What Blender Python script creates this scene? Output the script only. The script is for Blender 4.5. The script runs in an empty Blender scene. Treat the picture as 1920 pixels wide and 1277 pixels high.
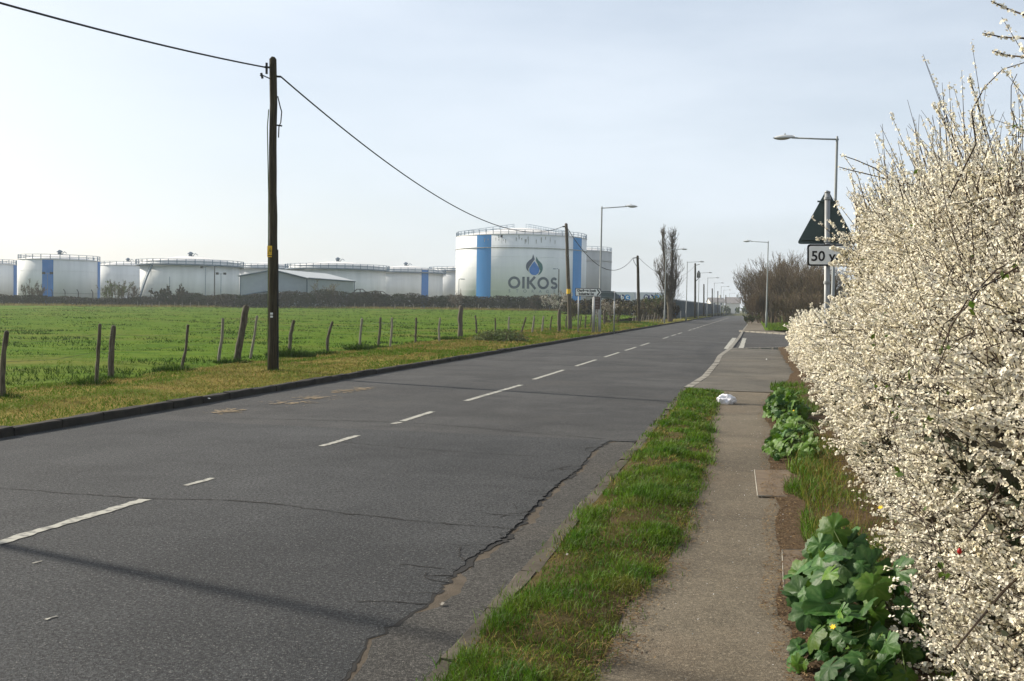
import bpy, bmesh, math, random
import numpy as np
from mathutils import Vector, Matrix

SC = bpy.context.scene
COL = SC.collection
rnd = random.Random(7)
NR = np.random.default_rng(11)

# ------------------------------------------------------------------ camera
F_PX, CX, CY = 1980.0, 960.0, 638.5
EYE = Vector((0.0, 0.0, 1.72))
ROLL = math.radians(1.0)
_Y = Vector((1414 - CX, CY - 581, -F_PX)).normalized()
_z = Vector((math.sin(ROLL), math.cos(ROLL), 0))
_z.z = (_z.x * (1414 - CX) + _z.y * (CY - 581)) / F_PX
_Z = _z.normalized()
_X = _Y.cross(_Z).normalized()
cam_d = bpy.data.cameras.new('camera')
cam_d.sensor_width = 36.0
cam_d.lens = 36.0 * F_PX / 1920.0
cam_d.clip_start = 0.05
cam_d.clip_end = 9000
cam = bpy.data.objects.new('camera', cam_d)
COL.objects.link(cam)
cam.matrix_world = Matrix.Translation(EYE) @ Matrix((_X, _Y, _Z)).to_4x4()
SC.camera = cam

# ------------------------------------------------------------------ world, sun, exposure
SUN_AZ, SUN_EL = math.radians(-72.8), math.radians(28.0)
world = bpy.data.worlds.new('World')
SC.world = world
world.use_nodes = True
wn, wl = world.node_tree.nodes, world.node_tree.links
sky = wn.new('ShaderNodeTexSky')
sky.sky_type = 'NISHITA'
sky.sun_disc = False
sky.sun_elevation, sky.sun_rotation = SUN_EL, SUN_AZ
sky.air_density, sky.dust_density, sky.ozone_density, sky.altitude = 1.0, 2.2, 1.4, 0
# thin high cirrus veil: direction noise lifts the blue towards a pale grey
tc = wn.new('ShaderNodeTexCoord')
mp = wn.new('ShaderNodeMapping')
mp.inputs['Scale'].default_value = (1.0, 1.0, 4.5)
wl.new(tc.outputs['Generated'], mp.inputs['Vector'])
ns = wn.new('ShaderNodeTexNoise')
ns.inputs['Scale'].default_value = 1.6
ns.inputs['Detail'].default_value = 6
ns.inputs['Roughness'].default_value = 0.55
wl.new(mp.outputs['Vector'], ns.inputs['Vector'])
mr = wn.new('ShaderNodeMapRange')
mr.inputs['From Min'].default_value, mr.inputs['From Max'].default_value = 0.35, 0.7
mr.inputs['To Min'].default_value, mr.inputs['To Max'].default_value = 0.42, 0.78
wl.new(ns.outputs['Fac'], mr.inputs['Value'])
mx = wn.new('ShaderNodeMix')
mx.data_type = 'RGBA'
mx.inputs['B'].default_value = (7.3, 7.95, 8.75, 1)
wl.new(mr.outputs['Result'], mx.inputs['Factor'])
wl.new(sky.outputs['Color'], mx.inputs['A'])
wl.new(mx.outputs['Result'], wn['Background'].inputs['Color'])
wn['Background'].inputs['Strength'].default_value = 0.08

sun_d = bpy.data.lights.new('sun', 'SUN')
sun_d.energy = 5.0
sun_d.angle = math.radians(1.3)
sun_d.color = (1.0, 0.92, 0.79)
sun = bpy.data.objects.new('sun', sun_d)
COL.objects.link(sun)
SUN_DIR = Vector((math.sin(SUN_AZ) * math.cos(SUN_EL), math.cos(SUN_AZ) * math.cos(SUN_EL), math.sin(SUN_EL)))
sun.rotation_euler = SUN_DIR.to_track_quat('Z', 'Y').to_euler()
SC.view_settings.view_transform = 'Standard'
SC.view_settings.look = 'None'
SC.view_settings.exposure = 0.65
SC.view_settings.gamma = 1.0
try:
    SC.cycles.use_denoising = True
    SC.cycles.denoiser = 'OPENIMAGEDENOISE'
except Exception:
    pass
SC.cycles.max_bounces = 6
SC.cycles.transparent_max_bounces = 8
SC.cycles.volume_bounces = 1
SC.cycles.sample_clamp_indirect = 6

# ------------------------------------------------------------------ where a sight line meets the place
def ray(px, py):
    c = Vector((px - CX, CY - py, -F_PX))
    return _X * 0 + Vector((_X.dot(c), _Y.dot(c), _Z.dot(c)))

def G(px, py, z=0.0):
    d = ray(px, py)
    t = (z - EYE.z) / d.z
    return EYE + d * t

def P(px, py, y):
    d = ray(px, py)
    return EYE + d * (y / d.y)

def D(px, py, dist):
    d = ray(px, py)
    return EYE + d * (dist / math.hypot(d.x, d.y))

def sm(t):
    t = max(0.0, min(1.0, t))
    return t * t * (3 - 2 * t)

def zfield(x, y):
    return 0.1 + 0.75 * sm((y - 50) / 150) * sm((x + 150) / 120)

def smv(t):
    t = np.clip(t, 0.0, 1.0)
    return t * t * (3 - 2 * t)

def vnoise(x, y, s=1.0, seed=0):
    """vectorised value noise"""
    x = np.asarray(x, float) * s; y = np.asarray(y, float) * s
    xi = np.floor(x).astype(np.int64); yi = np.floor(y).astype(np.int64)
    fx = x - xi; fy = y - yi
    fx = fx * fx * (3 - 2 * fx); fy = fy * fy * (3 - 2 * fy)
    def h(a, b):
        n = (a * 374761393 + b * 668265263 + seed * 974634777) & 0x7fffffff
        n = ((n ^ (n >> 13)) * 1274126177) & 0x7fffffff
        return ((n ^ (n >> 16)) & 0xffff) / 65535.0
    return (h(xi, yi) * (1 - fx) + h(xi + 1, yi) * fx) * (1 - fy) + (h(xi, yi + 1) * (1 - fx) + h(xi + 1, yi + 1) * fx) * fy

# ------------------------------------------------------------------ object helpers
def tag(o, label=None, cat=None, group=None, kind=None):
    if label: o['label'] = label
    if cat: o['category'] = cat
    if group: o['group'] = group
    if kind: o['kind'] = kind
    return o

def link(name, me, mat=None, parent=None):
    o = bpy.data.objects.new(name, me)
    COL.objects.link(o)
    if mat is not None and me is not None and len(me.materials) == 0:
        me.materials.append(mat)
    if parent is not None:
        o.parent = parent
        o.matrix_parent_inverse = parent.matrix_world.inverted() if False else Matrix.Identity(4)
    return o

def empty(name, loc=(0, 0, 0), rz=0.0):
    o = bpy.data.objects.new(name, None)
    COL.objects.link(o)
    o.location = loc
    o.rotation_euler = (0, 0, rz)
    o.empty_display_size = 0.2
    return o

def copy_tree(o, parent=None):
    c = o.copy()
    COL.objects.link(c)
    c.parent = parent
    for ch in list(o.children):
        copy_tree(ch, c)
    return c

class MB:
    def __init__(s): s.v, s.f = [], []
    def add(s, vs, fs):
        n = len(s.v)
        s.v += [tuple(v) for v in vs]
        s.f += [tuple(i + n for i in f) for f in fs]
        return s
    def box(s, lo, hi):
        (a, b, c), (d, e, f) = lo, hi
        return s.add([(a, b, c), (d, b, c), (d, e, c), (a, e, c), (a, b, f), (d, b, f), (d, e, f), (a, e, f)],
                     [(3, 2, 1, 0), (4, 5, 6, 7), (0, 1, 5, 4), (1, 2, 6, 5), (2, 3, 7, 6), (3, 0, 4, 7)])
    def tube(s, pts, rad, k=8, cap=True):
        pts = [Vector(p) for p in pts]
        if not hasattr(rad, '__len__'): rad = [rad] * len(pts)
        n = len(pts); vs = []
        up = None
        for i, p in enumerate(pts):
            t = (pts[min(i + 1, n - 1)] - pts[max(i - 1, 0)])
            t = t.normalized() if t.length > 1e-9 else Vector((0, 0, 1))
            if up is None:
                up = Vector((1, 0, 0)) if abs(t.x) < 0.9 else Vector((0, 1, 0))
            u = (up - t * up.dot(t)).normalized(); w = t.cross(u); up = u
            for j in range(k):
                a = 2 * math.pi * j / k
                vs.append(p + (u * math.cos(a) + w * math.sin(a)) * rad[i])
        fs = [(i * k + j, i * k + (j + 1) % k, (i + 1) * k + (j + 1) % k, (i + 1) * k + j) for i in range(n - 1) for j in range(k)]
        if cap:
            fs += [tuple(range(k - 1, -1, -1)), tuple((n - 1) * k + j for j in range(k))]
        return s.add(vs, fs)
    def lathe(s, prof, c=(0, 0, 0), k=24):
        c = Vector(c); vs = []
        for r, z in prof:
            for j in range(k):
                a = 2 * math.pi * j / k
                vs.append((c.x + r * math.cos(a), c.y + r * math.sin(a), c.z + z))
        n = len(prof)
        fs = [(i * k + j, i * k + (j + 1) % k, (i + 1) * k + (j + 1) % k, (i + 1) * k + j) for i in range(n - 1) for j in range(k)]
        fs += [tuple(range(k - 1, -1, -1)), tuple((n - 1) * k + j for j in range(k))]
        return s.add(vs, fs)
    def prism(s, poly, to3, thick):
        """poly: 2-D outline (ccw), to3(u,v,w) -> 3-D, w runs 0..thick"""
        n = len(poly)
        vs = [to3(u, v, 0) for u, v in poly] + [to3(u, v, thick) for u, v in poly]
        fs = [tuple(range(n - 1, -1, -1)), tuple(range(n, 2 * n))] + [(i, (i + 1) % n, n + (i + 1) % n, n + i) for i in range(n)]
        return s.add(vs, fs)
    def mesh(s, name, smooth=False):
        me = bpy.data.meshes.new(name)
        me.from_pydata(s.v, [], s.f)
        me.update()
        if smooth:
            me.shade_smooth() if hasattr(me, 'shade_smooth') else None
        return me
    def build(s, name, mat, parent=None, smooth=False, bevel=0):
        me = s.mesh(name, False)
        if bevel:
            bm = bmesh.new(); bm.from_mesh(me)
            bmesh.ops.bevel(bm, geom=bm.edges[:], offset=bevel, segments=2, affect='EDGES', profile=0.6)
            bm.to_mesh(me); bm.free()
        if smooth:
            for p in me.polygons: p.use_smooth = len(p.vertices) <= 4
        return link(name, me, mat, parent)

def np_mesh(name, V, Fc):
    """V (n,3), Fc (m,k) -> mesh, fast"""
    V = np.ascontiguousarray(V, np.float32); Fc = np.ascontiguousarray(Fc, np.int32)
    me = bpy.data.meshes.new(name)
    me.vertices.add(len(V)); me.vertices.foreach_set('co', V.ravel())
    m, k = Fc.shape
    me.loops.add(m * k); me.loops.foreach_set('vertex_index', Fc.ravel())
    me.polygons.add(m)
    me.polygons.foreach_set('loop_start', np.arange(0, m * k, k, dtype=np.int32))
    try:
        me.polygons.foreach_set('loop_total', np.full(m, k, np.int32))
    except Exception:
        pass
    me.update(calc_edges=True)
    return me

def segs_mesh(name, S, k=4):
    """S: (n,8) x0 y0 z0 x1 y1 z1 r0 r1 -> tapered open tubes"""
    S = np.asarray(S, float)
    a, b, r0, r1 = S[:, :3], S[:, 3:6], S[:, 6], S[:, 7]
    t = b - a; t /= (np.linalg.norm(t, axis=1, keepdims=True) + 1e-9)
    ref = np.where(np.abs(t[:, 2:3]) < 0.9, np.array([[0, 0, 1.0]]), np.array([[1.0, 0, 0]]))
    u = np.cross(ref, t); u /= (np.linalg.norm(u, axis=1, keepdims=True) + 1e-9)
    w = np.cross(t, u)
    n = len(S); V = np.zeros((n, 2 * k, 3))
    for j in range(k):
        an = 2 * math.pi * j / k
        d = u * math.cos(an) + w * math.sin(an)
        V[:, j] = a + d * r0[:, None]; V[:, k + j] = b + d * r1[:, None]
    base = (np.arange(n) * 2 * k)[:, None]
    Fc = np.concatenate([base + np.array([[j, (j + 1) % k, k + (j + 1) % k, k + j]]) for j in range(k)], 0)
    return np_mesh(name, V.reshape(-1, 3), Fc)

def blades_mesh(name, pos, h, w, lean, seg2=True):
    """grass blades: pos (n,3), heights, widths, lean (n,2) sideways throw as a share of the height"""
    n = len(pos)
    an = NR.uniform(0, math.pi, n)
    sd = np.stack([np.cos(an), np.sin(an), np.zeros(n)], 1) * (w / 2)[:, None]
    L = np.concatenate([lean * h[:, None], np.zeros((n, 1))], 1)
    up = np.zeros((n, 3)); up[:, 2] = h
    if seg2:
        mid = pos + up * 0.55 + L * 0.3
        tip = pos + up * (1 - 0.25 * np.minimum(1, (lean ** 2).sum(1)))[:, None] + L
        V = np.stack([pos - sd, pos + sd, mid + sd * 0.75, mid - sd * 0.75, tip], 1).reshape(-1, 3)
        b = (np.arange(n) * 5)[:, None]
        Fc = np.concatenate([b + np.array([[0, 1, 2]]), b + np.array([[0, 2, 3]]), b + np.array([[3, 2, 4]])], 0)
    else:
        V = np.stack([pos - sd, pos + sd, pos + up + L], 1).reshape(-1, 3)
        Fc = (np.arange(n) * 3)[:, None] + np.array([[0, 1, 2]])
    return np_mesh(name, V, Fc)

def cloud_mesh(name, C, size, flat=0.0):
    """random small leaf faces (bent quads) at points C (n,3)"""
    n = len(C)
    a = NR.normal(size=(n, 3)); a /= np.linalg.norm(a, axis=1, keepdims=True)
    b = NR.normal(size=(n, 3)); b -= a * (a * b).sum(1, keepdims=True); b /= np.linalg.norm(b, axis=1, keepdims=True)
    s = (np.broadcast_to(size, (n,)) * NR.uniform(0.6, 1.3, n))[:, None]
    V = np.stack([C - a * s, C + b * s * 0.55, C + a * s, C - b * s * 0.55], 1).reshape(-1, 3)
    q = (np.arange(n) * 4)[:, None]
    return np_mesh(name, V, np.concatenate([q + np.array([[0, 1, 2]]), q + np.array([[0, 2, 3]])], 0))

def ribbon(mb, pts, w, z, rng, rag=0.3):
    """ragged strip lying on the ground along pts (x,y)"""
    n = len(pts); vs = []
    for i, p in enumerate(pts):
        a = Vector(pts[max(i - 1, 0)][:2]); b = Vector(pts[min(i + 1, n - 1)][:2])
        t = (b - a); t = t.normalized() if t.length > 0 else Vector((1, 0))
        nn = Vector((-t.y, t.x))
        wl_, wr_ = w * (0.5 + rng.uniform(-rag, rag)), w * (0.5 + rng.uniform(-rag, rag))
        vs += [(p[0] + nn.x * wl_, p[1] + nn.y * wl_, z), (p[0] - nn.x * wr_, p[1] - nn.y * wr_, z)]
    mb.add(vs, [(2 * i, 2 * i + 1, 2 * i + 3, 2 * i + 2) for i in range(n - 1)])

def densify(pts, step, rng=None, jit=0.0):
    out = []
    for a, b in zip(pts[:-1], pts[1:]):
        a, b = Vector(a[:2]), Vector(b[:2])
        n = max(1, int((b - a).length / step))
        for i in range(n):
            p = a.lerp(b, i / n)
            if rng: p += Vector((rng.gauss(0, jit), rng.gauss(0, jit)))
            out.append((p.x, p.y))
    out.append(tuple(pts[-1][:2]))
    return out

# ------------------------------------------------------------------ materials
def mat(name, col, rough=0.8, metal=0.0, col2=None, scale=3.0, detail=5.0, lo=0.35, hi=0.65, bump=0.0, bscale=60.0, bdist=0.01, island=0.0,
        trans=0.0, spec=0.3, stretch=None, obj=False, col3=None, scale3=0.6, lo3=0.45, hi3=0.7):
    m = bpy.data.materials.new(name)
    m.use_nodes = True
    N, L = m.node_tree.nodes, m.node_tree.links
    bs = N['Principled BSDF']
    bs.inputs['Roughness'].default_value = rough
    bs.inputs['Metallic'].default_value = metal
    bs.inputs['Specular IOR Level'].default_value = spec
    if obj:
        vec = N.new('ShaderNodeTexCoord').outputs['Object']
    else:
        vec = N.new('ShaderNodeNewGeometry').outputs['Position']
    if stretch:
        mp_ = N.new('ShaderNodeMapping'); mp_.inputs['Scale'].default_value = stretch
        L.new(vec, mp_.inputs['Vector']); vec = mp_.outputs['Vector']
    def noise(sc, de=5.0, ro=0.55):
        t = N.new('ShaderNodeTexNoise'); t.inputs['Scale'].default_value = sc; t.inputs['Detail'].default_value = de
        t.inputs['Roughness'].default_value = ro
        L.new(vec, t.inputs['Vector']); return t.outputs['Fac']
    def rng_(s, a, b, c=0.0, d=1.0):
        t = N.new('ShaderNodeMapRange'); t.inputs['From Min'].default_value = a; t.inputs['From Max'].default_value = b
        t.inputs['To Min'].default_value = c; t.inputs['To Max'].default_value = d
        L.new(s, t.inputs['Value']); return t.outputs['Result']
    def mixc(f, A, B):
        t = N.new('ShaderNodeMix'); t.data_type = 'RGBA'
        L.new(f, t.inputs['Factor'])
        for k, x in (('A', A), ('B', B)):
            if isinstance(x, tuple): t.inputs[k].default_value = (*x[:3], 1)
            else: L.new(x, t.inputs[k])
        return t.outputs['Result']
    c = tuple(col)
    if col2 is not None:
        c = mixc(rng_(noise(scale, detail), lo, hi), c, tuple(col2))
    if col3 is not None:
        c = mixc(rng_(noise(scale3, 4.0), lo3, hi3), c, tuple(col3))
    if island:
        g = N.new('ShaderNodeNewGeometry')
        hv = N.new('ShaderNodeHueSaturation')
        L.new(rng_(g.outputs['Random Per Island'], 0, 1, 1 - island, 1 + island), hv.inputs['Value'])
        L.new(rng_(g.outputs['Random Per Island'], 0, 1, 0.485, 0.515), hv.inputs['Hue'])
        if isinstance(c, tuple): hv.inputs['Color'].default_value = (*c, 1)
        else: L.new(c, hv.inputs['Color'])
        c = hv.outputs['Color']
    if isinstance(c, tuple): bs.inputs['Base Color'].default_value = (*c, 1)
    else: L.new(c, bs.inputs['Base Color'])
    if bump:
        bp = N.new('ShaderNodeBump'); bp.inputs['Strength'].default_value = bump; bp.inputs['Distance'].default_value = bdist
        L.new(noise(bscale, 4.0), bp.inputs['Height']); L.new(bp.outputs['Normal'], bs.inputs['Normal'])
    if trans:
        tr = N.new('ShaderNodeBsdfTranslucent')
        if isinstance(c, tuple): tr.inputs['Color'].default_value = (*c, 1)
        else: L.new(c, tr.inputs['Color'])
        ms = N.new('ShaderNodeMixShader'); ms.inputs['Fac'].default_value = trans
        L.new(bs.outputs['BSDF'], ms.inputs[1]); L.new(tr.outputs['BSDF'], ms.inputs[2])
        L.new(ms.outputs['Shader'], N['Material Output'].inputs['Surface'])
    return m

def asphalt_mat(name, dark, light, grit, chip=(0.22, 0.21, 0.19), bump=0.6, vor=140.0, tint=None, chips=0.08, pits=0.62):
    m = bpy.data.materials.new(name); m.use_nodes = True
    N, L = m.node_tree.nodes, m.node_tree.links
    bs = N['Principled BSDF']; bs.inputs['Roughness'].default_value = 0.92; bs.inputs['Specular IOR Level'].default_value = 0.2
    pos = N.new('ShaderNodeNewGeometry').outputs['Position']
    def noise(sc, de=5.0, ro=0.6, v=None):
        t = N.new('ShaderNodeTexNoise'); t.inputs['Scale'].default_value = sc; t.inputs['Detail'].default_value = de; t.inputs['Roughness'].default_value = ro
        L.new(v or pos, t.inputs['Vector']); return t.outputs['Fac']
    def mr_(s, a, b, c=0.0, d=1.0):
        t = N.new('ShaderNodeMapRange'); t.inputs['From Min'].default_value = a; t.inputs['From Max'].default_value = b
        t.inputs['To Min'].default_value = c; t.inputs['To Max'].default_value = d; L.new(s, t.inputs['Value']); return t.outputs['Result']
    def mixc(f, A, B, mode='MIX'):
        t = N.new('ShaderNodeMix'); t.data_type = 'RGBA'; t.blend_type = mode
        if isinstance(f, float): t.inputs['Factor'].default_value = f
        else: L.new(f, t.inputs['Factor'])
        for k, x in (('A', A), ('B', B)):
            if isinstance(x, tuple): t.inputs[k].default_value = (*x[:3], 1)
            else: L.new(x, t.inputs[k])
        return t.outputs['Result']
    # long worn wheel tracks run along the road
    mp_ = N.new('ShaderNodeMapping'); mp_.inputs['Scale'].default_value = (1.0, 0.06, 1.0); L.new(pos, mp_.inputs['Vector'])
    c = mixc(mr_(noise(0.9, 4, 0.6, mp_.outputs['Vector']), 0.35, 0.65), dark, light)
    c = mixc(mr_(noise(1.7, 6), 0.5, 0.75, 0, 0.55), c, tuple(x * 1.28 for x in light))
    if tint:
        c = mixc(mr_(noise(0.35, 5), 0.5, 0.68, 0, 0.8), c, tint)
    c = mixc(mr_(noise(0.55, 3, 0.5), 0.40, 0.60, 0, 0.75), c, tuple(x * 0.70 for x in dark))
    c = mixc(mr_(noise(5.5, 5, 0.7), 0.55, 0.66, 0, 0.5), c, tuple(x * 0.6 for x in dark))
    c = mixc(mr_(noise(0.28, 6, 0.65), 0.50, 0.66, 0, 0.8), c, tuple(x * 1.35 for x in light))
    v = N.new('ShaderNodeTexVoronoi'); v.inputs['Scale'].default_value = vor; L.new(pos, v.inputs['Vector'])
    sep = N.new('ShaderNodeSeparateColor'); L.new(v.outputs['Color'], sep.inputs['Color'])
    c = mixc(mr_(sep.outputs['Red'], 1 - chips, 1.0, 0, 0.8), c, chip)
    c = mixc(mr_(sep.outputs['Green'], 0.6, 1.0, 0, grit), c, tuple(x * 0.35 for x in dark))
    c = mixc(mr_(noise(34, 6, 0.8), 0.45, 0.56, 0, pits), c, tuple(x * 0.22 for x in dark))
    c = mixc(mr_(noise(60, 4, 0.75), 0.53, 0.66, 0, 0.75), c, tuple(x * 1.8 for x in light))
    L.new(c, bs.inputs['Base Color'])
    h = N.new('ShaderNodeMath'); h.operation = 'ADD'
    L.new(mr_(v.outputs['Distance'], 0, 0.6, 1, 0), h.inputs[0]); L.new(mr_(noise(45, 4), 0.3, 0.7, 0, 0.8), h.inputs[1])
    bp = N.new('ShaderNodeBump'); bp.inputs['Strength'].default_value = bump; bp.inputs['Distance'].default_value = 0.008
    L.new(h.outputs[0], bp.inputs['Height']); L.new(bp.outputs['Normal'], bs.inputs['Normal'])
    return m

M_ROAD = asphalt_mat('asphalt_old', (0.036, 0.0385, 0.041), (0.062, 0.0635, 0.0645), 0.6, pits=0.78)
M_ROAD2 = asphalt_mat('asphalt_newer', (0.042, 0.0425, 0.043), (0.070, 0.069, 0.067), 0.5, pits=0.6, tint=(0.068, 0.064, 0.058))
M_CHAN = asphalt_mat('asphalt_channel', (0.056, 0.053, 0.048), (0.080, 0.075, 0.067), 0.6, chip=(0.17, 0.16, 0.14), vor=140, tint=(0.088, 0.072, 0.053), chips=0.12)
M_FOOT = asphalt_mat('footway_tarmac', (0.112, 0.093, 0.066), (0.146, 0.122, 0.088), 0.4, chip=(0.2, 0.17, 0.13), vor=120, tint=(0.150, 0.108, 0.070), bump=0.35, chips=0.05, pits=0.28)
M_APRON = asphalt_mat('apron_tarmac', (0.086, 0.078, 0.064), (0.112, 0.101, 0.083), 0.4, chip=(0.2, 0.18, 0.15), vor=120, tint=(0.118, 0.098, 0.072), bump=0.35, chips=0.05, pits=0.3)
M_SIDE = asphalt_mat('asphalt_side_road', (0.050, 0.047, 0.044), (0.066, 0.062, 0.058), 0.5)
M_CRACK = mat('crack_fill', (0.012, 0.011, 0.010), 0.95)
M_PAINT = mat('worn_road_paint', (0.32, 0.31, 0.265), 0.85, col2=(0.13, 0.128, 0.115), scale=11, lo=0.50, hi=0.62, bump=0.3, bscale=120, bdist=0.004)
M_KERB = mat('concrete_kerb', (0.105, 0.090, 0.070), 0.9, col2=(0.065, 0.055, 0.042), scale=5, bump=0.6, bscale=70, bdist=0.008, col3=(0.05, 0.048, 0.03), scale3=1.6, lo3=0.5, hi3=0.7, spec=0.1)
M_KERBL = mat('concrete_kerb_light', (0.25, 0.23, 0.19), 0.9, col2=(0.16, 0.148, 0.125), scale=5, bump=0.4, bscale=70, bdist=0.005)
M_KERBD = mat('shade_dark_kerb', (0.026, 0.024, 0.021), 0.9, col2=(0.042, 0.038, 0.032), scale=4, bump=0.4, bscale=60, spec=0.1)  # shade on the left kerb's road face, put into the stones' base colour
M_SLAB = mat('concrete_slab', (0.165, 0.128, 0.092), 0.9, col2=(0.12, 0.092, 0.068), scale=9, bump=0.4, bscale=90, bdist=0.004, spec=0.1)
M_SOIL = mat('soil_litter', (0.062, 0.042, 0.026), 0.95, col2=(0.105, 0.075, 0.048), scale=16, bump=0.8, bscale=70, bdist=0.02, spec=0.02)
M_GROUND = mat('rough_ground', (0.06, 0.068, 0.018), 0.95, col2=(0.085, 0.075, 0.03), scale=0.05, spec=0.02)
M_FIELD = mat('pasture', (0.046, 0.100, 0.006), 0.95, col2=(0.094, 0.142, 0.014), scale=1.1, detail=9, bump=1.0, bscale=2.2, bdist=0.3, spec=0.02,
              col3=(0.130, 0.122, 0.028), scale3=0.16, lo3=0.52, hi3=0.74, stretch=(0.55, 1, 1))
M_VERGE = mat('mown_verge', (0.135, 0.125, 0.022), 0.95, col2=(0.225, 0.170, 0.052), scale=1.3, detail=9, bump=1.0, bscale=9.0, bdist=0.08, spec=0.02,
              col3=(0.075, 0.100, 0.012), scale3=0.6, lo3=0.45, hi3=0.62)
M_VERGER = mat('verge_soil', (0.050, 0.046, 0.014), 0.95, col2=(0.09, 0.066, 0.034), scale=6, bump=0.8, bscale=40, bdist=0.02, spec=0.02)
M_GRASS = mat('grass_blade', (0.048, 0.120, 0.006), 0.6, col2=(0.105, 0.165, 0.012), scale=4.0, island=0.7, trans=0.32, spec=0.25, col3=(0.18, 0.155, 0.038), scale3=2.2, lo3=0.58, hi3=0.74)
M_GRASSF = mat('field_blade', (0.060, 0.126, 0.007), 0.8, col2=(0.100, 0.158, 0.014), scale=0.6, island=0.4, trans=0.2, spec=0.05, col3=(0.145, 0.132, 0.032), scale3=0.16, lo3=0.52, hi3=0.74)
M_GRASSD = mat('dark_tuft', (0.018, 0.044, 0.004), 0.8, col2=(0.034, 0.066, 0.008), scale=1.0, island=0.35, trans=0.15, spec=0.05)
M_STRAW = mat('dry_clippings', (0.27, 0.20, 0.065), 0.8, col2=(0.155, 0.135, 0.030), scale=0.9, island=0.45, trans=0.2, spec=0.05)
M_LITTER = mat('dead_leaf', (0.11, 0.068, 0.038), 0.9, col2=(0.17, 0.115, 0.062), scale=9, island=0.5, spec=0.05)
M_WOOD = mat('weathered_wood', (0.055, 0.043, 0.030), 0.9, col2=(0.14, 0.12, 0.085), scale=5, detail=8, bump=0.8, bscale=30, bdist=0.02, stretch=(6, 6, 0.8), lo=0.42, hi=0.68)
M_WOODG = mat('grey_wood', (0.16, 0.14, 0.11), 0.9, col2=(0.26, 0.235, 0.19), scale=5, bump=0.8, bscale=30, bdist=0.02, stretch=(6, 6, 0.8))
M_POLE = mat('tarred_pole', (0.026, 0.021, 0.014), 0.85, col2=(0.062, 0.052, 0.030), scale=4, detail=8, bump=0.6, bscale=25, bdist=0.015, stretch=(7, 7, 0.5), spec=0.1)
M_POLE2 = mat('brown_pole', (0.075, 0.062, 0.046), 0.85, col2=(0.12, 0.10, 0.076), scale=4, bump=0.6, bscale=25, bdist=0.015, stretch=(7, 7, 0.5))
M_CABLE = mat('black_cable', (0.012, 0.012, 0.013), 0.6)
M_BLACK = mat('black_iron', (0.015, 0.015, 0.016), 0.55)
M_GALV = mat('galvanised_steel', (0.30, 0.31, 0.31), 0.55, 0.5, col2=(0.22, 0.225, 0.225), scale=6, stretch=(4, 4, 0.7))
M_LAMPC = mat('painted_lamp_column', (0.33, 0.345, 0.34), 0.6, col2=(0.25, 0.26, 0.25), scale=3, stretch=(4, 4, 0.5))
M_LAMPH = mat('lamp_hood', (0.62, 0.62, 0.60), 0.45, col2=(0.5, 0.5, 0.48), scale=6)
M_LENS = mat('lamp_lens', (0.34, 0.33, 0.29), 0.25, spec=0.6)
M_SIGNG = mat('sign_back', (0.045, 0.068, 0.066), 0.55, col2=(0.055, 0.08, 0.077), scale=6)
M_SIGNG2 = mat('sign_back_grey', (0.10, 0.13, 0.13), 0.55, col2=(0.12, 0.15, 0.15), scale=6)
M_SIGNW = mat('sign_white', (0.82, 0.82, 0.80), 0.45, col2=(0.74, 0.74, 0.71), scale=7)
M_SIGNK = mat('sign_black', (0.014, 0.014, 0.015), 0.5)
M_BROWN = mat('sign_brown', (0.085, 0.058, 0.05), 0.6, col2=(0.11, 0.08, 0.07), scale=8)
M_YEL = mat('warning_yellow', (0.75, 0.46, 0.03), 0.55)
M_ORANGE = mat('marker_orange', (0.80, 0.25, 0.03), 0.6)
M_BAG = mat('white_plastic', (0.80, 0.80, 0.84), 0.4, trans=0.25)
M_PAPER = mat('white_scrap', (0.7, 0.7, 0.68), 0.7)
M_TANKW = mat('tank_white', (0.70, 0.71, 0.705), 0.7, col2=(0.61, 0.625, 0.63), scale=0.5, detail=8, stretch=(1, 1, 0.12), spec=0.15)
M_TANKG = mat('tank_pale_grey', (0.64, 0.65, 0.65), 0.7, col2=(0.52, 0.535, 0.54), scale=0.45, detail=8, stretch=(1, 1, 0.12), spec=0.15)
M_TANKD = mat('tank_grey', (0.37, 0.375, 0.37), 0.65, col2=(0.31, 0.315, 0.31), scale=0.4, detail=7, stretch=(1, 1, 0.15))
M_TROOF = mat('tank_roof', (0.68, 0.66, 0.63), 0.6, col2=(0.6, 0.58, 0.56), scale=0.5)
M_TGIRD = mat('tank_walkway', (0.11, 0.15, 0.20), 0.6)
M_BLUE = mat('tank_blue', (0.025, 0.23, 0.56), 0.55, col2=(0.02, 0.20, 0.50), scale=0.5, stretch=(1, 1, 0.2))
M_BLUED = mat('tank_deep_blue', (0.02, 0.15, 0.45), 0.55, col2=(0.018, 0.13, 0.40), scale=0.5)
M_GRIME = mat('tank_grime', (0.24, 0.24, 0.225), 0.8, col2=(0.36, 0.36, 0.34), scale=2)
M_RAIL = mat('tank_rail', (0.11, 0.17, 0.24), 0.6)
M_OIK = mat('lettering_slate', (0.060, 0.085, 0.115), 0.6)
M_OIKT = mat('lettering_thin_grey', (0.22, 0.25, 0.28), 0.6)
M_LBLUE = mat('logo_blue', (0.015, 0.16, 0.52), 0.55)
M_LGREEN = mat('logo_teal', (0.01, 0.115, 0.12), 0.55)
M_LGREY = mat('logo_slate', (0.055, 0.075, 0.13), 0.55)
M_SHED = mat('shed_cladding', (0.255, 0.30, 0.315), 0.6, col2=(0.235, 0.275, 0.29), scale=1)
M_SHEDR = mat('shed_roof', (0.50, 0.51, 0.50), 0.6, col2=(0.44, 0.45, 0.44), scale=0.8)
M_SHEDT = mat('shed_trim', (0.05, 0.09, 0.12), 0.6)
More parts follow.
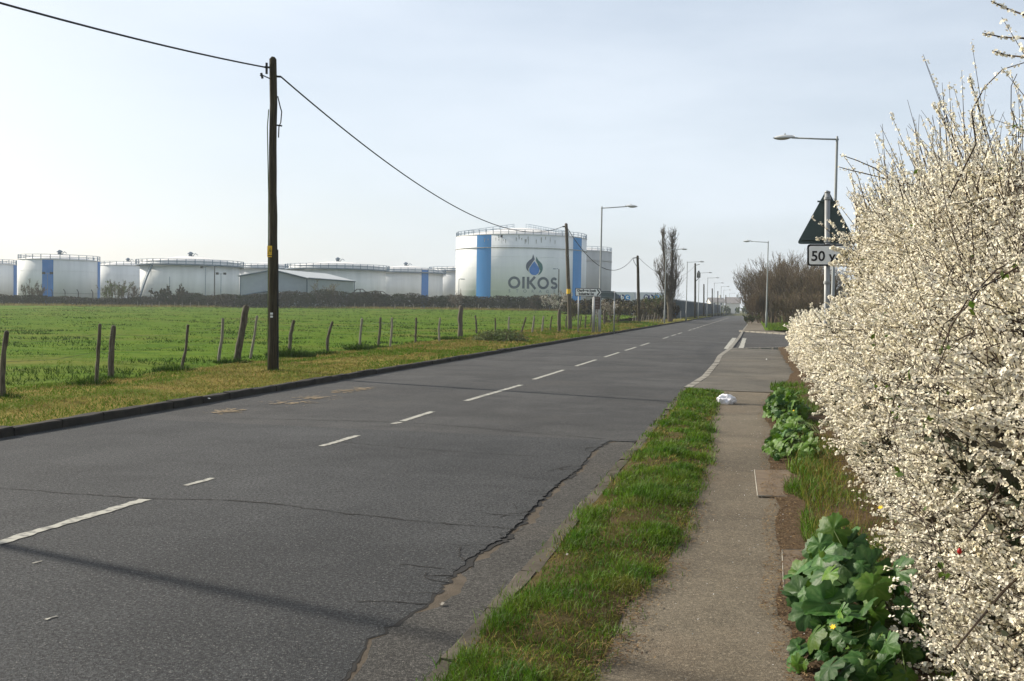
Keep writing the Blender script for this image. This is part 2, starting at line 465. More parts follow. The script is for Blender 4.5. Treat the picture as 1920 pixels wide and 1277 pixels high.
M_TWIG = mat('twig_brown', (0.085, 0.055, 0.034), 0.9, col2=(0.13, 0.09, 0.055), scale=1.2, island=0.25)
M_TWIGR = mat('twig_russet', (0.115, 0.080, 0.044), 0.9, col2=(0.08, 0.06, 0.036), scale=0.5, island=0.35)
M_TWIGG = mat('twig_grey', (0.115, 0.092, 0.064), 0.9, col2=(0.075, 0.06, 0.042), scale=1.2, island=0.25)
M_BARK = mat('blackthorn_bark', (0.030, 0.020, 0.015), 0.9, col2=(0.065, 0.045, 0.03), scale=8, island=0.2)
M_BRAMB = mat('bramble_stem', (0.075, 0.035, 0.022), 0.8, col2=(0.11, 0.07, 0.04), scale=6)
M_BLOS = mat('blossom', (0.87, 0.83, 0.72), 0.7, col2=(0.78, 0.72, 0.56), scale=7, island=0.2, trans=0.32, spec=0.1)
M_BLOSF = mat('far_blossom', (0.50, 0.47, 0.40), 0.8, island=0.2, trans=0.2)
M_LEAFY = mat('young_leaf', (0.070, 0.115, 0.014), 0.6, island=0.3, trans=0.4)
M_LEAFD = mat('hedge_leaf', (0.028, 0.033, 0.015), 0.8, col2=(0.052, 0.038, 0.024), scale=0.25, island=0.4, trans=0.1, spec=0.05)
M_UNDER = mat('ivy_dark', (0.030, 0.050, 0.016), 0.7, col2=(0.05, 0.04, 0.025), scale=2.0, island=0.4)
M_LEAFG = mat('bush_leaf', (0.06, 0.10, 0.014), 0.75, col2=(0.085, 0.105, 0.02), scale=0.8, island=0.35, trans=0.3)
M_STEMG = mat('green_stem', (0.09, 0.13, 0.035), 0.7)
M_FLOWY = mat('yellow_flower', (0.75, 0.50, 0.02), 0.6)
M_HIP = mat('rose_hip', (0.45, 0.02, 0.015), 0.35)
M_SAND = mat('spilt_sand', (0.23, 0.165, 0.088), 0.95, col2=(0.11, 0.092, 0.066), scale=14)
M_PALIS = mat('slate_fence', (0.055, 0.075, 0.088), 0.7, col2=(0.075, 0.095, 0.108), scale=1)
M_WHITEV = mat('vehicle_white', (0.70, 0.71, 0.72), 0.35, spec=0.5)
M_GLASSV = mat('vehicle_glass', (0.03, 0.04, 0.05), 0.1, spec=0.6)
M_TYRE = mat('tyre_rubber', (0.02, 0.02, 0.02), 0.9)
M_SCRAP = mat('burnt_steel', (0.035, 0.030, 0.028), 0.8)
M_TRAIL = mat('trailer_side', (0.56, 0.58, 0.60), 0.5, col2=(0.5, 0.52, 0.54), scale=1)
M_NBCD = mat('print_navy', (0.012, 0.03, 0.14), 0.5)
M_NBCL = mat('print_sky_blue', (0.02, 0.25, 0.60), 0.5)
M_HWALL = mat('house_render', (0.62, 0.60, 0.55), 0.8)
M_HROOF = mat('house_slate', (0.20, 0.18, 0.17), 0.8)
M_HRED = mat('house_red_tile', (0.36, 0.13, 0.09), 0.8)
M_BSIGN = mat('sign_blue', (0.03, 0.16, 0.50), 0.5)

# ------------------------------------------------------------------ the setting
ROAD_L, ROAD_R = -8.9, -1.42
def bend(y):                     # the far end of the road drifts off to the right behind the thicket
    return 0.0 if y < 250 else 0.0016 * (y - 250) ** 2

mb = MB()
mb.add([(-2400, -2400, -0.3), (2400, -2400, -0.3), (2400, 2400, -0.3), (-2400, 2400, -0.3)], [(0, 1, 2, 3)])
tag(mb.build('ground', M_GROUND), kind='structure')

def sheet(name, ys, xl, xr, zf, nx, material, vec=None):
    vs, fs = [], []
    if vec is not None:
        X = np.array([[xl(y) + (xr(y) - xl(y)) * j / nx for j in range(nx + 1)] for y in ys]); Y = np.repeat(np.array(ys)[:, None], nx + 1, 1)
        V = np.stack([X, Y, vec(X, Y)], 2).reshape(-1, 3)
        k = (np.arange(len(ys) - 1)[:, None] * (nx + 1) + np.arange(nx)[None, :]).reshape(-1, 1)
        me = np_mesh(name, V, k + np.array([[0, 1, nx + 2, nx + 1]]))
        for p in me.polygons: p.use_smooth = True
        return tag(link(name, me, material), kind='structure')
    for i, y in enumerate(ys):
        a, b = xl(y), xr(y)
        for j in range(nx + 1):
            x = a + (b - a) * j / nx
            vs.append((x, y, zf(x, y)))
    for i in range(len(ys) - 1):
        for j in range(nx):
            k = i * (nx + 1) + j
            fs.append((k, k + 1, k + nx + 2, k + nx + 1))
    return tag(MB().add(vs, fs).build(name, material, smooth=True), kind='structure')

def steps(a, b, s0, g=1.0):
    out = [a]; s = s0
    while out[-1] < b:
        out.append(min(b, out[-1] + s)); s *= g
    return out

kpx = [(1296, 729), (1315, 707), (1338, 681), (1345, 668), (1365, 654), (1383, 633), (1390, 622), (1400, 609), (1405, 600)]
kw = [(G(a, b, 0.03).x, G(a, b, 0.03).y) for a, b in kpx]
kw[0] = (ROAD_R, 22.6)
def kerb_x(y):
    if y <= kw[0][1]: return ROAD_R
    for (xa, ya), (xb, yb) in zip(kw[:-1], kw[1:]):
        if y <= yb: return xa + (xb - xa) * (y - ya) / (yb - ya)
    return kw[-1][0] + bend(y)
# carriageway: an overlay whose ragged edge has broken away from the lower channel beside the kerb
crack_px = [(560, 1330), (600, 1300), (648, 1268), (690, 1198), (752, 1163), (790, 1135), (826, 1108), (842, 1083), (872, 1052), (905, 1030), (938, 1012),
            (958, 992), (984, 967), (1012, 938), (1052, 902), (1086, 878), (1104, 856), (1112, 845), (1142, 826)]
crk = [(-2.35, 1.0), (-2.3, 2.6)] + [(G(x, y).x, G(x, y).y) for x, y in crack_px]
crk = [c for i, c in enumerate(crk) if i < 2 or c[1] > 2.8]
r1 = random.Random(3)
crk_d = densify(crk, 0.045, r1, 0.012)
crk_d.sort(key=lambda c: c[1])
YJ = crk_d[-1][1]
root = empty('road')
tag(root, kind='structure')
vs, fs = [], []
rows = [(-30.0, -2.35)] + [(y, x) for x, y in crk_d] + [(YJ + 0.02, ROAD_R)]
for y, xr in rows:
    for j in range(9):
        t = j / 8
        vs.append((ROAD_L + (xr - ROAD_L) * t, y, 0.0))
    vs.append((xr - 0.004, y, -0.03))
for i in range(len(rows) - 1):
    for j in range(9):
        k = i * 10 + j
        fs.append((k, k + 1, k + 11, k + 10))
MB().add(vs, fs).build('old_surface', M_ROAD, root)
ys = steps(YJ + 0.02, 60, 1.0) + steps(61, 380, 1.5, 1.05)
vs, fs = [], []
for y in ys:
    b = bend(y)
    for j in range(7):
        vs.append((ROAD_L + b + (kerb_x(y) + 0.03 - b - ROAD_L) * j / 6, y, 0.0))
for i in range(len(ys) - 1):
    for j in range(6):
        k = i * 7 + j
        fs.append((k, k + 1, k + 8, k + 7))
MB().add(vs, fs).build('newer_surface', M_ROAD2, root)
# lower channel strip
ys = steps(-30, YJ + 0.6, 0.25)
vs, fs = [], []
for y in ys:
    for j in range(5):
        x = -3.2 + (ROAD_R + 3.2) * j / 4
        vs.append((x, y, -0.004 - 0.017 * float(vnoise(y, 1.0, 0.55, 81)) * sm((y - 5.2) / 3) + 0.0015 * math.sin(y * 5 + j * 2)))
for i in range(len(ys) - 1):
    for j in range(4):
        k = i * 5 + j; fs.append((k, k + 1, k + 6, k + 5))
MB().add(vs, fs).build('channel_surface', M_CHAN, root, smooth=True)
# dirt gathered along the broken edge
mb = MB()
rows_ = []
for (x, y) in crk_d[20::2]:
    q = 0.05 + 0.17 * float(vnoise(y, 0.0, 1.3, 77)) ** 1.3 + 0.03 * float(vnoise(y, 0.0, 7.0, 78))
    zc_h = -0.001 - 0.017 * float(vnoise(y, 1.0, 0.55, 81)) * sm((y - 5.2) / 3)
    rows_.append(((x - 0.03, y, zc_h), (x + q, y, zc_h - 0.0055)))
mb.add([p for r in rows_ for p in r], [(2 * i, 2 * i + 1, 2 * i + 3, 2 * i + 2) for i in range(len(rows_) - 1)])
mb.build('edge_dirt', mat('edge_dirt', (0.056, 0.042, 0.027), 0.95, col2=(0.085, 0.066, 0.045), scale=7, bump=0.7, bscale=80, bdist=0.01), root)
# dark crack openings
for poly, w, jit in (([(0, 915), (130, 925), (270, 935), (420, 938), (520, 945), (640, 962), (760, 975), (870, 985), (975, 992)], 0.017, 0.012),
                     ([(1205, 826), (1130, 823), (1000, 812), (900, 803), (800, 795), (700, 790), (560, 787), (400, 784)], 0.02, 0.006),
                     ([(640, 829), (760, 840), (870, 848), (1010, 856)], 0.016, 0.008),
                     ([(900, 962), (965, 968), (985, 966)], 0.014, 0.008)):
    pts = densify([(G(x, y).x, G(x, y).y) for x, y in poly], 0.06, r1, jit)
    mb = MB(); ribbon(mb, pts, w, 0.004, r1, 0.45)
    mb.build('crack', M_CRACK, root)
mb = MB(); rows_ = []
for (x, y) in crk_d[25:]:
    q = 0.11 * max(0.0, float(vnoise(y, 4.0, 0.9, 79)) * 0.7 + 0.5 * float(vnoise(y, 4.0, 6.0, 80)) - 0.32)
    zc_h = 0.001 - 0.017 * float(vnoise(y, 1.0, 0.55, 81)) * sm((y - 5.2) / 3)
    rows_.append(((x - 0.006, y, min(-0.001, zc_h)), (x + q * (1.0 if y > 6.5 else 0.45), y, min(-0.001, zc_h) - 0.0004)))
mb.add([p for r in rows_ for p in r], [(2 * i, 2 * i + 1, 2 * i + 3, 2 * i + 2) for i in range(len(rows_) - 1)])
mb.build('crack', M_CRACK, root)
for k in range(26):
    i0 = r1.randrange(60, len(crk_d) - 5); x_, y_ = crk_d[i0]; pts = [(x_, y_)]; ang = r1.uniform(2.2, 4.0)
    for j in range(r1.randint(4, 11)):
        ang += r1.gauss(0, 0.35); pts.append((pts[-1][0] + 0.045 * math.cos(ang), pts[-1][1] + 0.045 * math.sin(ang)))
    mb = MB(); ribbon(mb, pts, r1.uniform(0.006, 0.014), 0.0035, r1, 0.4); mb.build('crack', M_CRACK, root)
# painted centre dashes
dash = [((-45, 1031), (272, 937), 0.10), ((348, 911), (400, 897), 0.065), ((604, 837), (670, 817), 0.085), ((737, 795), (750, 792), 0.10), ((754, 790), (811, 772), 0.10), ((873, 752), (977, 722), 0.11)]
def dash_mesh(a, b, w, rag, rng):
    n = max(2, int((b - a).length / 0.07)); pts = [tuple(a.lerp(b, i / n)) for i in range(n + 1)]
    mb = MB(); ribbon(mb, pts, w, 0.005, rng, rag); return mb
CLX = None
for (p, q, w) in dash:
    a, b = G(*p), G(*q)
    dash_mesh(a.xy, b.xy, w, 0.16 if p[0] < 700 else 0.05, r1).build('lane_dash', M_PAINT, root)
    CLX = a.x if CLX is None else CLX
a0 = G(873, 752)
clx = a0.x; y0 = a0.y
for i in range(1, 34):
    ya = y0 + 6.0 * i
    if i in (6, 10): continue
    xa = clx + 0.004 * (ya - y0) * 0
    dash_mesh(Vector((xa + bend(ya), ya)), Vector((xa + bend(ya + 4), ya + 4.0)), 0.11, 0.05, r1).build('lane_dash', M_PAINT, root)
# two give-way lines across the side road mouth
for xx, w in ((-1.12, 0.24), (-0.52, 0.22)):
    mb = MB(); ribbon(mb, [(xx, 46.5 + 0.5 * i) for i in range(38)], w, 0.012, r1, 0.06); mb.build('give_way_line', M_PAINT, root)
# worn flecks of old paint on the asphalt
for p, s in (((85, 1163), 0.05), ((60, 1057), 0.05)):
    a = G(*p)
    dash_mesh(a.xy, a.xy + Vector((0.02, 0.07)), s * 0.35, 0.4, r1).build('paint_fleck', M_PAINT, root)

# kerb stones, left: dark faces towards the road
def stone_mesh(w, l, h, cham, rag, rng):
    mb = MB()
    prof = [(0, -0.12), (0, h - cham), (-cham * 0.6, h), (-w, h), (-w, -0.12)]   # road side at x = 0, going left
    n = 4; vs = []
    for i in range(n):
        y = l * i / (n - 1)
        for x, z in prof:
            vs.append((x + rng.uniform(-rag, rag), y, z + rng.uniform(-rag, rag)))
    k = len(prof); fs = []
    for i in range(n - 1):
        for j in range(k):
            fs.append((i * k + j, i * k + (j + 1) % k, (i + 1) * k + (j + 1) % k, (i + 1) * k + j))
    fs += [tuple(range(k)), tuple((n - 1) * k + j for j in range(k - 1, -1, -1))]
    mb.add(vs, fs); return mb
kl = tag(empty('left_kerb'), kind='structure')
rk = random.Random(5)
sm_l = [stone_mesh(0.15, 0.893, 0.115, 0.022, 0.008, rk).mesh('kerb_stone') for _ in range(4)]
y = 4.0
while y < 175:
    o = link('kerb_stone', rk.choice(sm_l), M_KERBD, kl)
    o.location = (ROAD_L + rk.uniform(-0.008, 0.008), y, rk.uniform(-0.012, 0.006)); o.rotation_euler = (rk.uniform(-.008, .008), 0, rk.uniform(-0.008, 0.008))
    y += 0.92
MB().box((-9.05, 175, -0.1), (ROAD_L, 252, 0.11)).build('kerb_run', M_KERBD, kl)
# kerb stones, right: sunken and chipped beside the verge, then flush light stones at the crossing
kr = tag(empty('right_kerb'), kind='structure')
def flip(me):
    m2 = me.copy()
    for v in m2.vertices: v.co.x = -v.co.x
    m2.flip_normals(); return m2
sm_r = [flip(stone_mesh(0.125, 0.84, 0.04, 0.03, 0.008, rk).mesh('kerb_stone')) for _ in range(5)]
y = 2.2; i = 0
while y < 22.5:
    o = link('kerb_stone', rk.choice(sm_r), M_KERB, kr)
    o.location = (ROAD_R + rk.uniform(-0.012, 0.012), y, rk.uniform(-0.012, 0.012)); o.rotation_euler = (rk.uniform(-.012, .012), rk.uniform(-0.05, 0.05), rk.uniform(-0.012, 0.012))
    y += 0.855
kf = [flip(stone_mesh(0.17, 0.9, 0.035, 0.02, 0.004, rk).mesh('kerb_stone')) for _ in range(2)]
for a, b in zip(kw[:-1], kw[1:]):
    n = max(1, int((Vector(b) - Vector(a)).length / 0.95))
    for i in range(n):
        p = Vector(a).lerp(Vector(b), i / n)
        o = link('kerb_stone', rk.choice(kf), M_KERBL, kr)
        o.location = (p.x, p.y, rk.uniform(0.018, 0.026))
        o.rotation_euler = (0, 0, -math.atan2(b[0] - a[0], b[1] - a[1]))

# verge on the left, between kerb and fence
FENCE_X = lambda y: -12.4 - 0.045 * max(0, min(y, 60) - 18)
def zverge(x, y):
    t = (x + 9.05) / (FENCE_X(y) + 9.05)
    n = float(vnoise(x, y, 1.1, 5)) - 0.5
    return 0.095 + 0.05 * math.sin(math.pi * max(0, min(1, t))) + 0.06 * n * sm(t * 4)
def zverge_v(x, y):
    fx_ = -12.4 - 0.045 * np.maximum(0, np.minimum(y, 60) - 18)
    t = (x + 9.05) / (fx_ + 9.05)
    return 0.095 + 0.05 * np.sin(math.pi * np.clip(t, 0, 1)) + 0.06 * (vnoise(x, y, 1.1, 5) - 0.5) * smv(t * 4)
sheet('left_verge', steps(1, 250, 0.35, 1.012), lambda y: ROAD_L - 0.145, lambda y: FENCE_X(y) - 0.4, None, 12, M_VERGE, zverge_v)
# field
def zf(x, y):
    e = sm((FENCE_X(y) - x) / 1.0)
    return zfield(x, y) + e * (0.10 * (float(vnoise(x, y, 0.45, 2)) - 0.5) + 0.05 * (float(vnoise(x, y, 1.3, 3)) - 0.5)) - 0.02 * (1 - e)
def zf_v(x, y):
    fx_ = -12.4 - 0.045 * np.maximum(0, np.minimum(y, 60) - 18)
    e = smv(fx_ - x)
    return 0.1 + 0.75 * smv((y - 50) / 150) * smv((x + 150) / 120) + e * (0.10 * (vnoise(x, y, 0.45, 2) - 0.5) + 0.05 * (vnoise(x, y, 1.3, 3) - 0.5)) - 0.02 * (1 - e)
sheet('field', steps(5, 260, 0.5, 1.018), lambda y: -30 - 1.15 * y, lambda y: FENCE_X(y) - 0.2, None, 90, M_FIELD, zf_v)
# land behind the field and beside the road beyond
sheet('yard_ground', steps(170, 640, 12), lambda y: -520, lambda y: -12.5 if y < 250 else ROAD_L - 0.6, lambda x, y: 0.05 + 0.3 * sm((y - 190) / 60), 20, M_GROUND)
sheet('far_land', steps(250, 1200, 30), lambda y: ROAD_R + 1 + (bend(y) if y < 380 else 27), lambda y: 400, lambda x, y: -0.02, 4, M_GROUND)

# right side: verge, footway, side road, bank
VE = [(-10, -0.7), (4.4, -0.66), (6.2, -0.60), (8.0, -0.50), (10, -0.46), (12.2, -0.47), (14, -0.56), (15.5, -0.61), (18, -0.64), (20.7, -0.66), (21.8, -0.72)]
def lerp_tab(tab, y):
    for (a, p), (b, q) in zip(tab[:-1], tab[1:]):
        if y <= b: return p + (q - p) * max(0.0, (y - a) / (b - a))
    return tab[-1][1]
def verge_edge(y):
    return lerp_tab(VE, y) + 0.10 * (float(vnoise(y, 0.3, 1.9, 8)) - 0.5) + 0.05 * (float(vnoise(y, 3.3, 6.0, 9)) - 0.5)
sheet('footway', steps(-10, 46.5, 0.4, 1.01), lambda y: kerb_x(y) + 0.12, lambda y: 2.2, lambda x, y: 0.035 + 0.008 * float(vnoise(x, y, 1.5, 4)), 10, M_FOOT)
sheet('crossing_apron', steps(22.1, 46.3, 0.8), lambda y: kerb_x(y) + 0.15, lambda y: 1.6, lambda x, y: 0.0475 + 0.008 * float(vnoise(x, y, 1.5, 4)), 10, M_APRON)
def zvr(x, y):
    a, b = ROAD_R + 0.12, verge_edge(y)
    t = max(0, min(1, (x - a) / max(0.05, b - a)))
    return 0.045 + 0.05 * math.sin(math.pi * t) * float(vnoise(x, y, 2.0, 6)) + 0.012 * math.sin(math.pi * t)
sheet('right_verge', steps(-10, 21.9, 0.10), lambda y: ROAD_R + 0.125, verge_edge, zvr, 10, M_VERGER)
def bank_edge(y):
    return (0.22 if y < 20 else 0.22 + 0.1 * min(8, y - 20)) + 0.14 * (float(vnoise(y, 1.3, 1.3, 18)) - 0.5) + 0.07 * (float(vnoise(y, 5.3, 5.0, 19)) - 0.5)
sheet('hedge_bank', steps(-10, 47, 0.12, 1.01), bank_edge, lambda y: 7, lambda x, y: 0.05 + 0.10 * sm((x - 0.3) / 1.2) + 0.02 * float(vnoise(x, y, 6, 7)) - 0.012 * (1 - sm((x - bank_edge(y)) / 0.2)), 14, M_SOIL)
# side road apron (flush with the carriageway)
MB().add([(-1.0, 47, 0.004), (3.0, 53, 0.004), (40, 60, 0.004), (40, 72, 0.004), (3.0, 75, 0.004), (-1.0, 84, 0.004)], [(0, 1, 2, 3, 4, 5)]).build('side_road', M_SIDE)['kind'] = 'structure'
sk_ = tag(empty('side_road_kerb'), kind='structure')
for pa, pb in (((-0.95, 46.6), (3.0, 52.6)), ((-0.95, 84.2), (3.2, 75.2)), ((3.2, 75.2), (14, 73.0))):
    a, b = Vector(pa), Vector(pb); n = int((b - a).length / 0.92)
    for i in range(n):
        p = a.lerp(b, i / n); o = link('kerb_stone', kf[0], M_KERBL, sk_)
        o.location = (p.x, p.y, 0.01 if pa[1] < 60 else 0.075); o.rotation_euler = (0, 0, -math.atan2((b - a).x, (b - a).y))
sheet('footway_beyond', steps(84.5, 250, 4, 1.03), lambda y: kerb_x(y) + 0.14, lambda y: 1.6 + bend(y), lambda x, y: 0.08, 2, M_FOOT)
MB().add([(-0.9, 84.4, 0.08), (3.3, 75.5, 0.08), (3.3, 78.5, 0.08), (1.3, 86, 0.08), (-0.9, 86, 0.08)], [(0, 1, 2, 3, 4)]).build('corner_footway', M_FOOT)['kind'] = 'structure'
sheet('corner_grass', steps(74, 250, 2, 1.05), lambda y: max(1.25, 16 - 1.2 * (y - 74)) if y < 87 else 0.9, lambda y: 45, lambda x, y: 0.09 + 0.25 * sm((x - 1) / 4), 6, M_FIELD)
MB().add([(2.2, -10, 0.0), (60, -10, 0.0), (60, 47, 0.0), (2.2, 47, 0.0)], [(0, 1, 2, 3)]).build('land_behind_hedge', M_GROUND)['kind'] = 'structure'

# ------------------------------------------------------------------ lettering helpers
_txt_cache = {}
def text_mesh(body, size=1.0, bold=0.0, spacing=1.0, align='CENTER', line=1.0, res=4):
    cu = bpy.data.curves.new('lettering', 'FONT')
    cu.body = body; cu.size = size; cu.offset = bold; cu.space_character = spacing
    cu.align_x = align; cu.align_y = 'CENTER'; cu.space_line = line; cu.resolution_u = res; cu.fill_mode = 'FRONT'
    o = bpy.data.objects.new('lettering', cu); COL.objects.link(o)
    dg = bpy.context.evaluated_depsgraph_get(); dg.update()
    me = bpy.data.meshes.new_from_object(o.evaluated_get(dg), depsgraph=dg)
    me.materials.clear()
    bpy.data.objects.remove(o); bpy.data.curves.remove(cu)
    return me

def map_mesh(me, f):
    for v in me.vertices: v.co = f(v.co.x, v.co.y, v.co.z)
    me.update()
    return me

def stroke(path, w, closed=False):
    """flat ribbon polygon strip for a letter stroke: list of quads in 2-D"""
    n = len(path); L_, R_ = [], []
    for i in range(n):
        a = path[(i - 1) % n] if closed else path[max(i - 1, 0)]
        b = path[(i + 1) % n] if closed else path[min(i + 1, n - 1)]
        tx, ty = b[0] - a[0], b[1] - a[1]; l = math.hypot(tx, ty) or 1
        nx, ny = -ty / l * w / 2, tx / l * w / 2
        L_.append((path[i][0] + nx, path[i][1] + ny)); R_.append((path[i][0] - nx, path[i][1] - ny))
    m = n if closed else n - 1
    return [(L_[i], R_[i], R_[(i + 1) % n], L_[(i + 1) % n]) for i in range(m)]

def arc(cx, cy, rx, ry, a0, a1, n=24):
    return [(cx + rx * math.cos(math.radians(a0 + (a1 - a0) * i / n)), cy + ry * math.sin(math.radians(a0 + (a1 - a0) * i / n))) for i in range(n + 1)]

# ------------------------------------------------------------------ storage tanks
def tank(label, pl, pr, front, top, shellmat, stripes=(), rail_h=1.1, rise=1.6, girder=None, walkway=False, vent=True, radial=False, stripemat=None, seam=None, group='white storage tanks behind the field', stairs=None):
    pc = (pl + pr) / 2
    dl, dr = ray(pl, 540), ray(pr, 540)
    al, ar = math.atan2(dl.x, dl.y), math.atan2(dr.x, dr.y)
    s = math.sin((ar - al) / 2); R = front * s / (1 - s); dist = front + R
    am = (al + ar) / 2
    c = Vector((math.sin(am) * dist, math.cos(am) * dist, 0.2))
    H = D(pc, top, front).z - c.z
    root = empty('storage_tank', c); tag(root, label, 'storage tank', group)
    K = 96
    mb = MB(); vs = []; fs = []
    # shell with slightly stepped plate courses
    prof = [(R, 0), (R, H)]
    mb.lathe(prof, (0, 0, 0), K); mb.build('shell', shellmat, root, smooth=True)
    mb = MB()
    for i in range(1, max(3, int(H / 2.4))):
        z = H * i / max(3, int(H / 2.4)); ring = [((R + 0.006) * math.cos(2 * math.pi * k / K), (R + 0.006) * math.sin(2 * math.pi * k / K), z) for k in range(K + 1)]
        mb.tube(ring, 0.022, 4, cap=False)
    mb.build('plate_seams', shellmat, root)
    mb = MB(); mb.lathe([(R + 0.08, H + 0.004), (R + 0.08, H + 0.12), (R * 0.66, H + rise * 0.45), (R * 0.3, H + rise * 0.85), (0.6, H + rise)], (0, 0, 0), K)
    rf = mb.build('roof', M_TROOF, root, smooth=True)
    if vent:
        mb = MB(); mb.lathe([(0.5, rise + H - 0.05), (0.4, rise + H + 0.5), (0.7, rise + H + 0.55), (0.7, rise + H + 0.75), (0.2, rise + H + 1.1)], (0, 0, 0), 12)
        mb.tube([(0.6, 0, H + rise), (1.3, 0, H + rise + 0.7), (1.9, 0, H + rise + 0.3)], 0.09, 6)
        mb.build('vent', M_TGIRD, rf, smooth=True)
    def hit(px):                     # direction angle on the shell seen through picture column px
        d = ray(px, 540); a = math.atan2(d.x, d.y) - am
        q = dist * math.cos(a) - math.sqrt(max(0, R * R - (dist * math.sin(a)) ** 2))
        x, y = math.sin(a + am) * q - c.x, math.cos(a + am) * q - c.y
        return math.atan2(y, x)
    root['front'] = 0
    def wrap(me_or_pts, ang0, z0, off):
        def f(u, v, w=0.0):
            a = ang0 + u / R
            return Vector(((R + off) * math.cos(a), (R + off) * math.sin(a), z0 + v))
        return f
    if walkway:
        mb = MB(); mb.lathe([(R + 0.02, H - 0.95), (R + 1.0, H - 0.9), (R + 1.0, H - 0.62), (R + 0.02, H - 0.6)], (0, 0, 0), K)
        mb.build('walkway_ring', M_TGIRD, root)
    rr, rz = (R + 0.95, H - 0.62) if walkway else (R - 0.05, H + 0.1)
    mb = MB(); npost = int(2 * math.pi * rr / 2.0)
    for k in range(npost):
        a = 2 * math.pi * k / npost
        x, y = rr * math.cos(a), rr * math.sin(a)
        mb.box((x - 0.06, y - 0.06, rz), (x + 0.06, y + 0.06, rz + rail_h))
    for z in (rz + rail_h, rz + rail_h * 0.5):
        ring = [(rr * math.cos(2 * math.pi * k / K), rr * math.sin(2 * math.pi * k / K), z) for k in range(K + 1)]
        mb.tube(ring, 0.05, 4, cap=False)
    mb.build('railing', M_RAIL, root)
    if radial:
        mb = MB()
        for a in (math.radians(-150), math.radians(-35)):
            for off in (-0.5, 0.5):
                p0 = []
                for t in range(9):
                    q = R * (1 - t / 9.2); zz = H + rise * (1 - q / R) + 0.1
                    x, y = q * math.cos(a) - off * math.sin(a), q * math.sin(a) + off * math.cos(a)
                    mb.box((x - 0.03, y - 0.03, zz - 0.1), (x + 0.03, y + 0.03, zz + 1.2)); p0.append((x, y, zz + 1.2))
                mb.tube(p0, 0.035, 4); mb.tube([(x, y, z - 0.55) for x, y, z in p0], 0.03, 4)
        mb.build('roof_railing', M_RAIL, rf)
    if seam:
        z = D(pc, seam, front).z - c.z
        mb = MB(); mb.lathe([(R + 0.01, z - 0.14), (R + 0.16, z - 0.12), (R + 0.16, z + 0.02), (R + 0.01, z + 0.06)], (0, 0, 0), K)
        mb.build('stiffening_ring', M_GRIME, root)
    for (a, b) in stripes:
        aa, bb = hit(a), hit(b)
        if bb < aa: bb += 2 * math.pi
        n = 14; vs = []
        for i in range(n + 1):
            g = aa + (bb - aa) * i / n
            for z in (0.05, H - 0.02):
                vs.append(((R + 0.03) * math.cos(g), (R + 0.03) * math.sin(g), z))
        MB().add(vs, [(2 * i, 2 * i + 2, 2 * i + 3, 2 * i + 1) for i in range(n)]).build('blue_stripe', stripemat or M_BLUE, root, smooth=True)
    if stairs:
        a0, a1 = hit(stairs[0]), hit(stairs[1]); mb = MB(); pts = []
        for i in range(25):
            t = i / 24; a = a0 + (a1 - a0) * t
            pts.append(((R + 0.6) * math.cos(a), (R + 0.6) * math.sin(a), t * (H - 0.6)))
        mb.tube(pts, 0.22, 4); mb.tube([(x, y, z + 1.1) for x, y, z in pts], 0.05, 4)
        mb.build('staircase', M_RAIL, root)
    return root, c, R, H, hit

tank('pale tank cut by the left picture edge with a blue stripe on its right flank', -110, 32, 285, 494, M_TANKG, [(25, 31.5)], stripemat=M_BLUED)
tank('broad pale tank with two blue stripes, second from the left edge', 33, 188, 262, 487, M_TANKG, [(79, 100), (182.5, 187.6)], stripemat=M_BLUED, rise=1.5)
tank('plain grey tank half hidden between two broader tanks, behind a leafy tree', 178, 300, 330, 498, M_TANKG, rise=1.5)
tank('broad pale tank with blue walkway and a staircase on its left flank', 262, 449, 255, 490, M_TANKG, walkway=True, rise=1.6, stairs=(265, 290))
tank('pale tank mostly hidden behind the grey shed and the near telegraph pole', 440, 560, 315, 498, M_TANKG, walkway=True, rise=1.2, vent=False)
tank('broad pale tank with walkway, right behind the grey shed roof', 541, 723, 270, 498, M_TANKG, walkway=True, rise=1.5)
tank('low pale tank with one dark blue stripe near its right end', 690, 830, 305, 505, M_TANKG, [(790, 803)], stripemat=M_BLUED, walkway=True, rise=1.4)
tank('pale tank whose right half the big lettered tank hides', 810, 930, 330, 503, M_TANKG, walkway=True, rise=1.0, vent=False)
big, bc, bR, bH, bhit = tank('big white tank with two blue stripes, flame emblem and the word OIKOS', 854, 1098.5, 262, 440, M_TANKW,
                             [(893, 920), (1073, 1089)], rail_h=1.15, rise=2.9, vent=False, radial=True, seam=464)
tank('tall grey tank peeping out behind the big lettered tank', 1040, 1146, 330, 470, M_TANKD, seam=488, rail_h=1.3, rise=1.5, vent=False)

# lettering and emblem on the big tank (curved sheets a few centimetres proud of the shell)
am_ = math.atan2(bc.x, bc.y)
front_d = bc.length - bR
def on_shell(off, a0, z0):
    return lambda u, v, w=0.0: Vector(((bR + off) * math.cos(a0 + u / bR), (bR + off) * math.sin(a0 + u / bR), z0 + v))
def zpx(py): return D(1000, py, front_d + 0.4).z - bc.z
aL, aR_ = bhit(953), bhit(1043.5)
if aR_ < aL: aR_ += 2 * math.pi
wtot = (aR_ - aL) * bR
ztop, zbot = zpx(519.5), zpx(541.5)
hh = ztop - zbot
sc_ = hh
def add_quads(mb, quads, f):
    for q in quads:
        mb.add([f(u, v) for u, v in q], [(0, 1, 2, 3)])
def letter(paths, x0, f, w=0.21):
    mb = MB()
    for p, closed in paths:
        add_quads(mb, stroke([(x0 + u * sc_, v * sc_) for u, v in p], w * sc_, closed), f)
    return mb
fL = on_shell(0.05, aL, zbot)
O_ = [(arc(0.5, 0.5, 0.42, 0.42, 0, 352, 44), True)]
I_ = [([(0.1, 0.0), (0.1, 0.5), (0.1, 1.0)], False)]
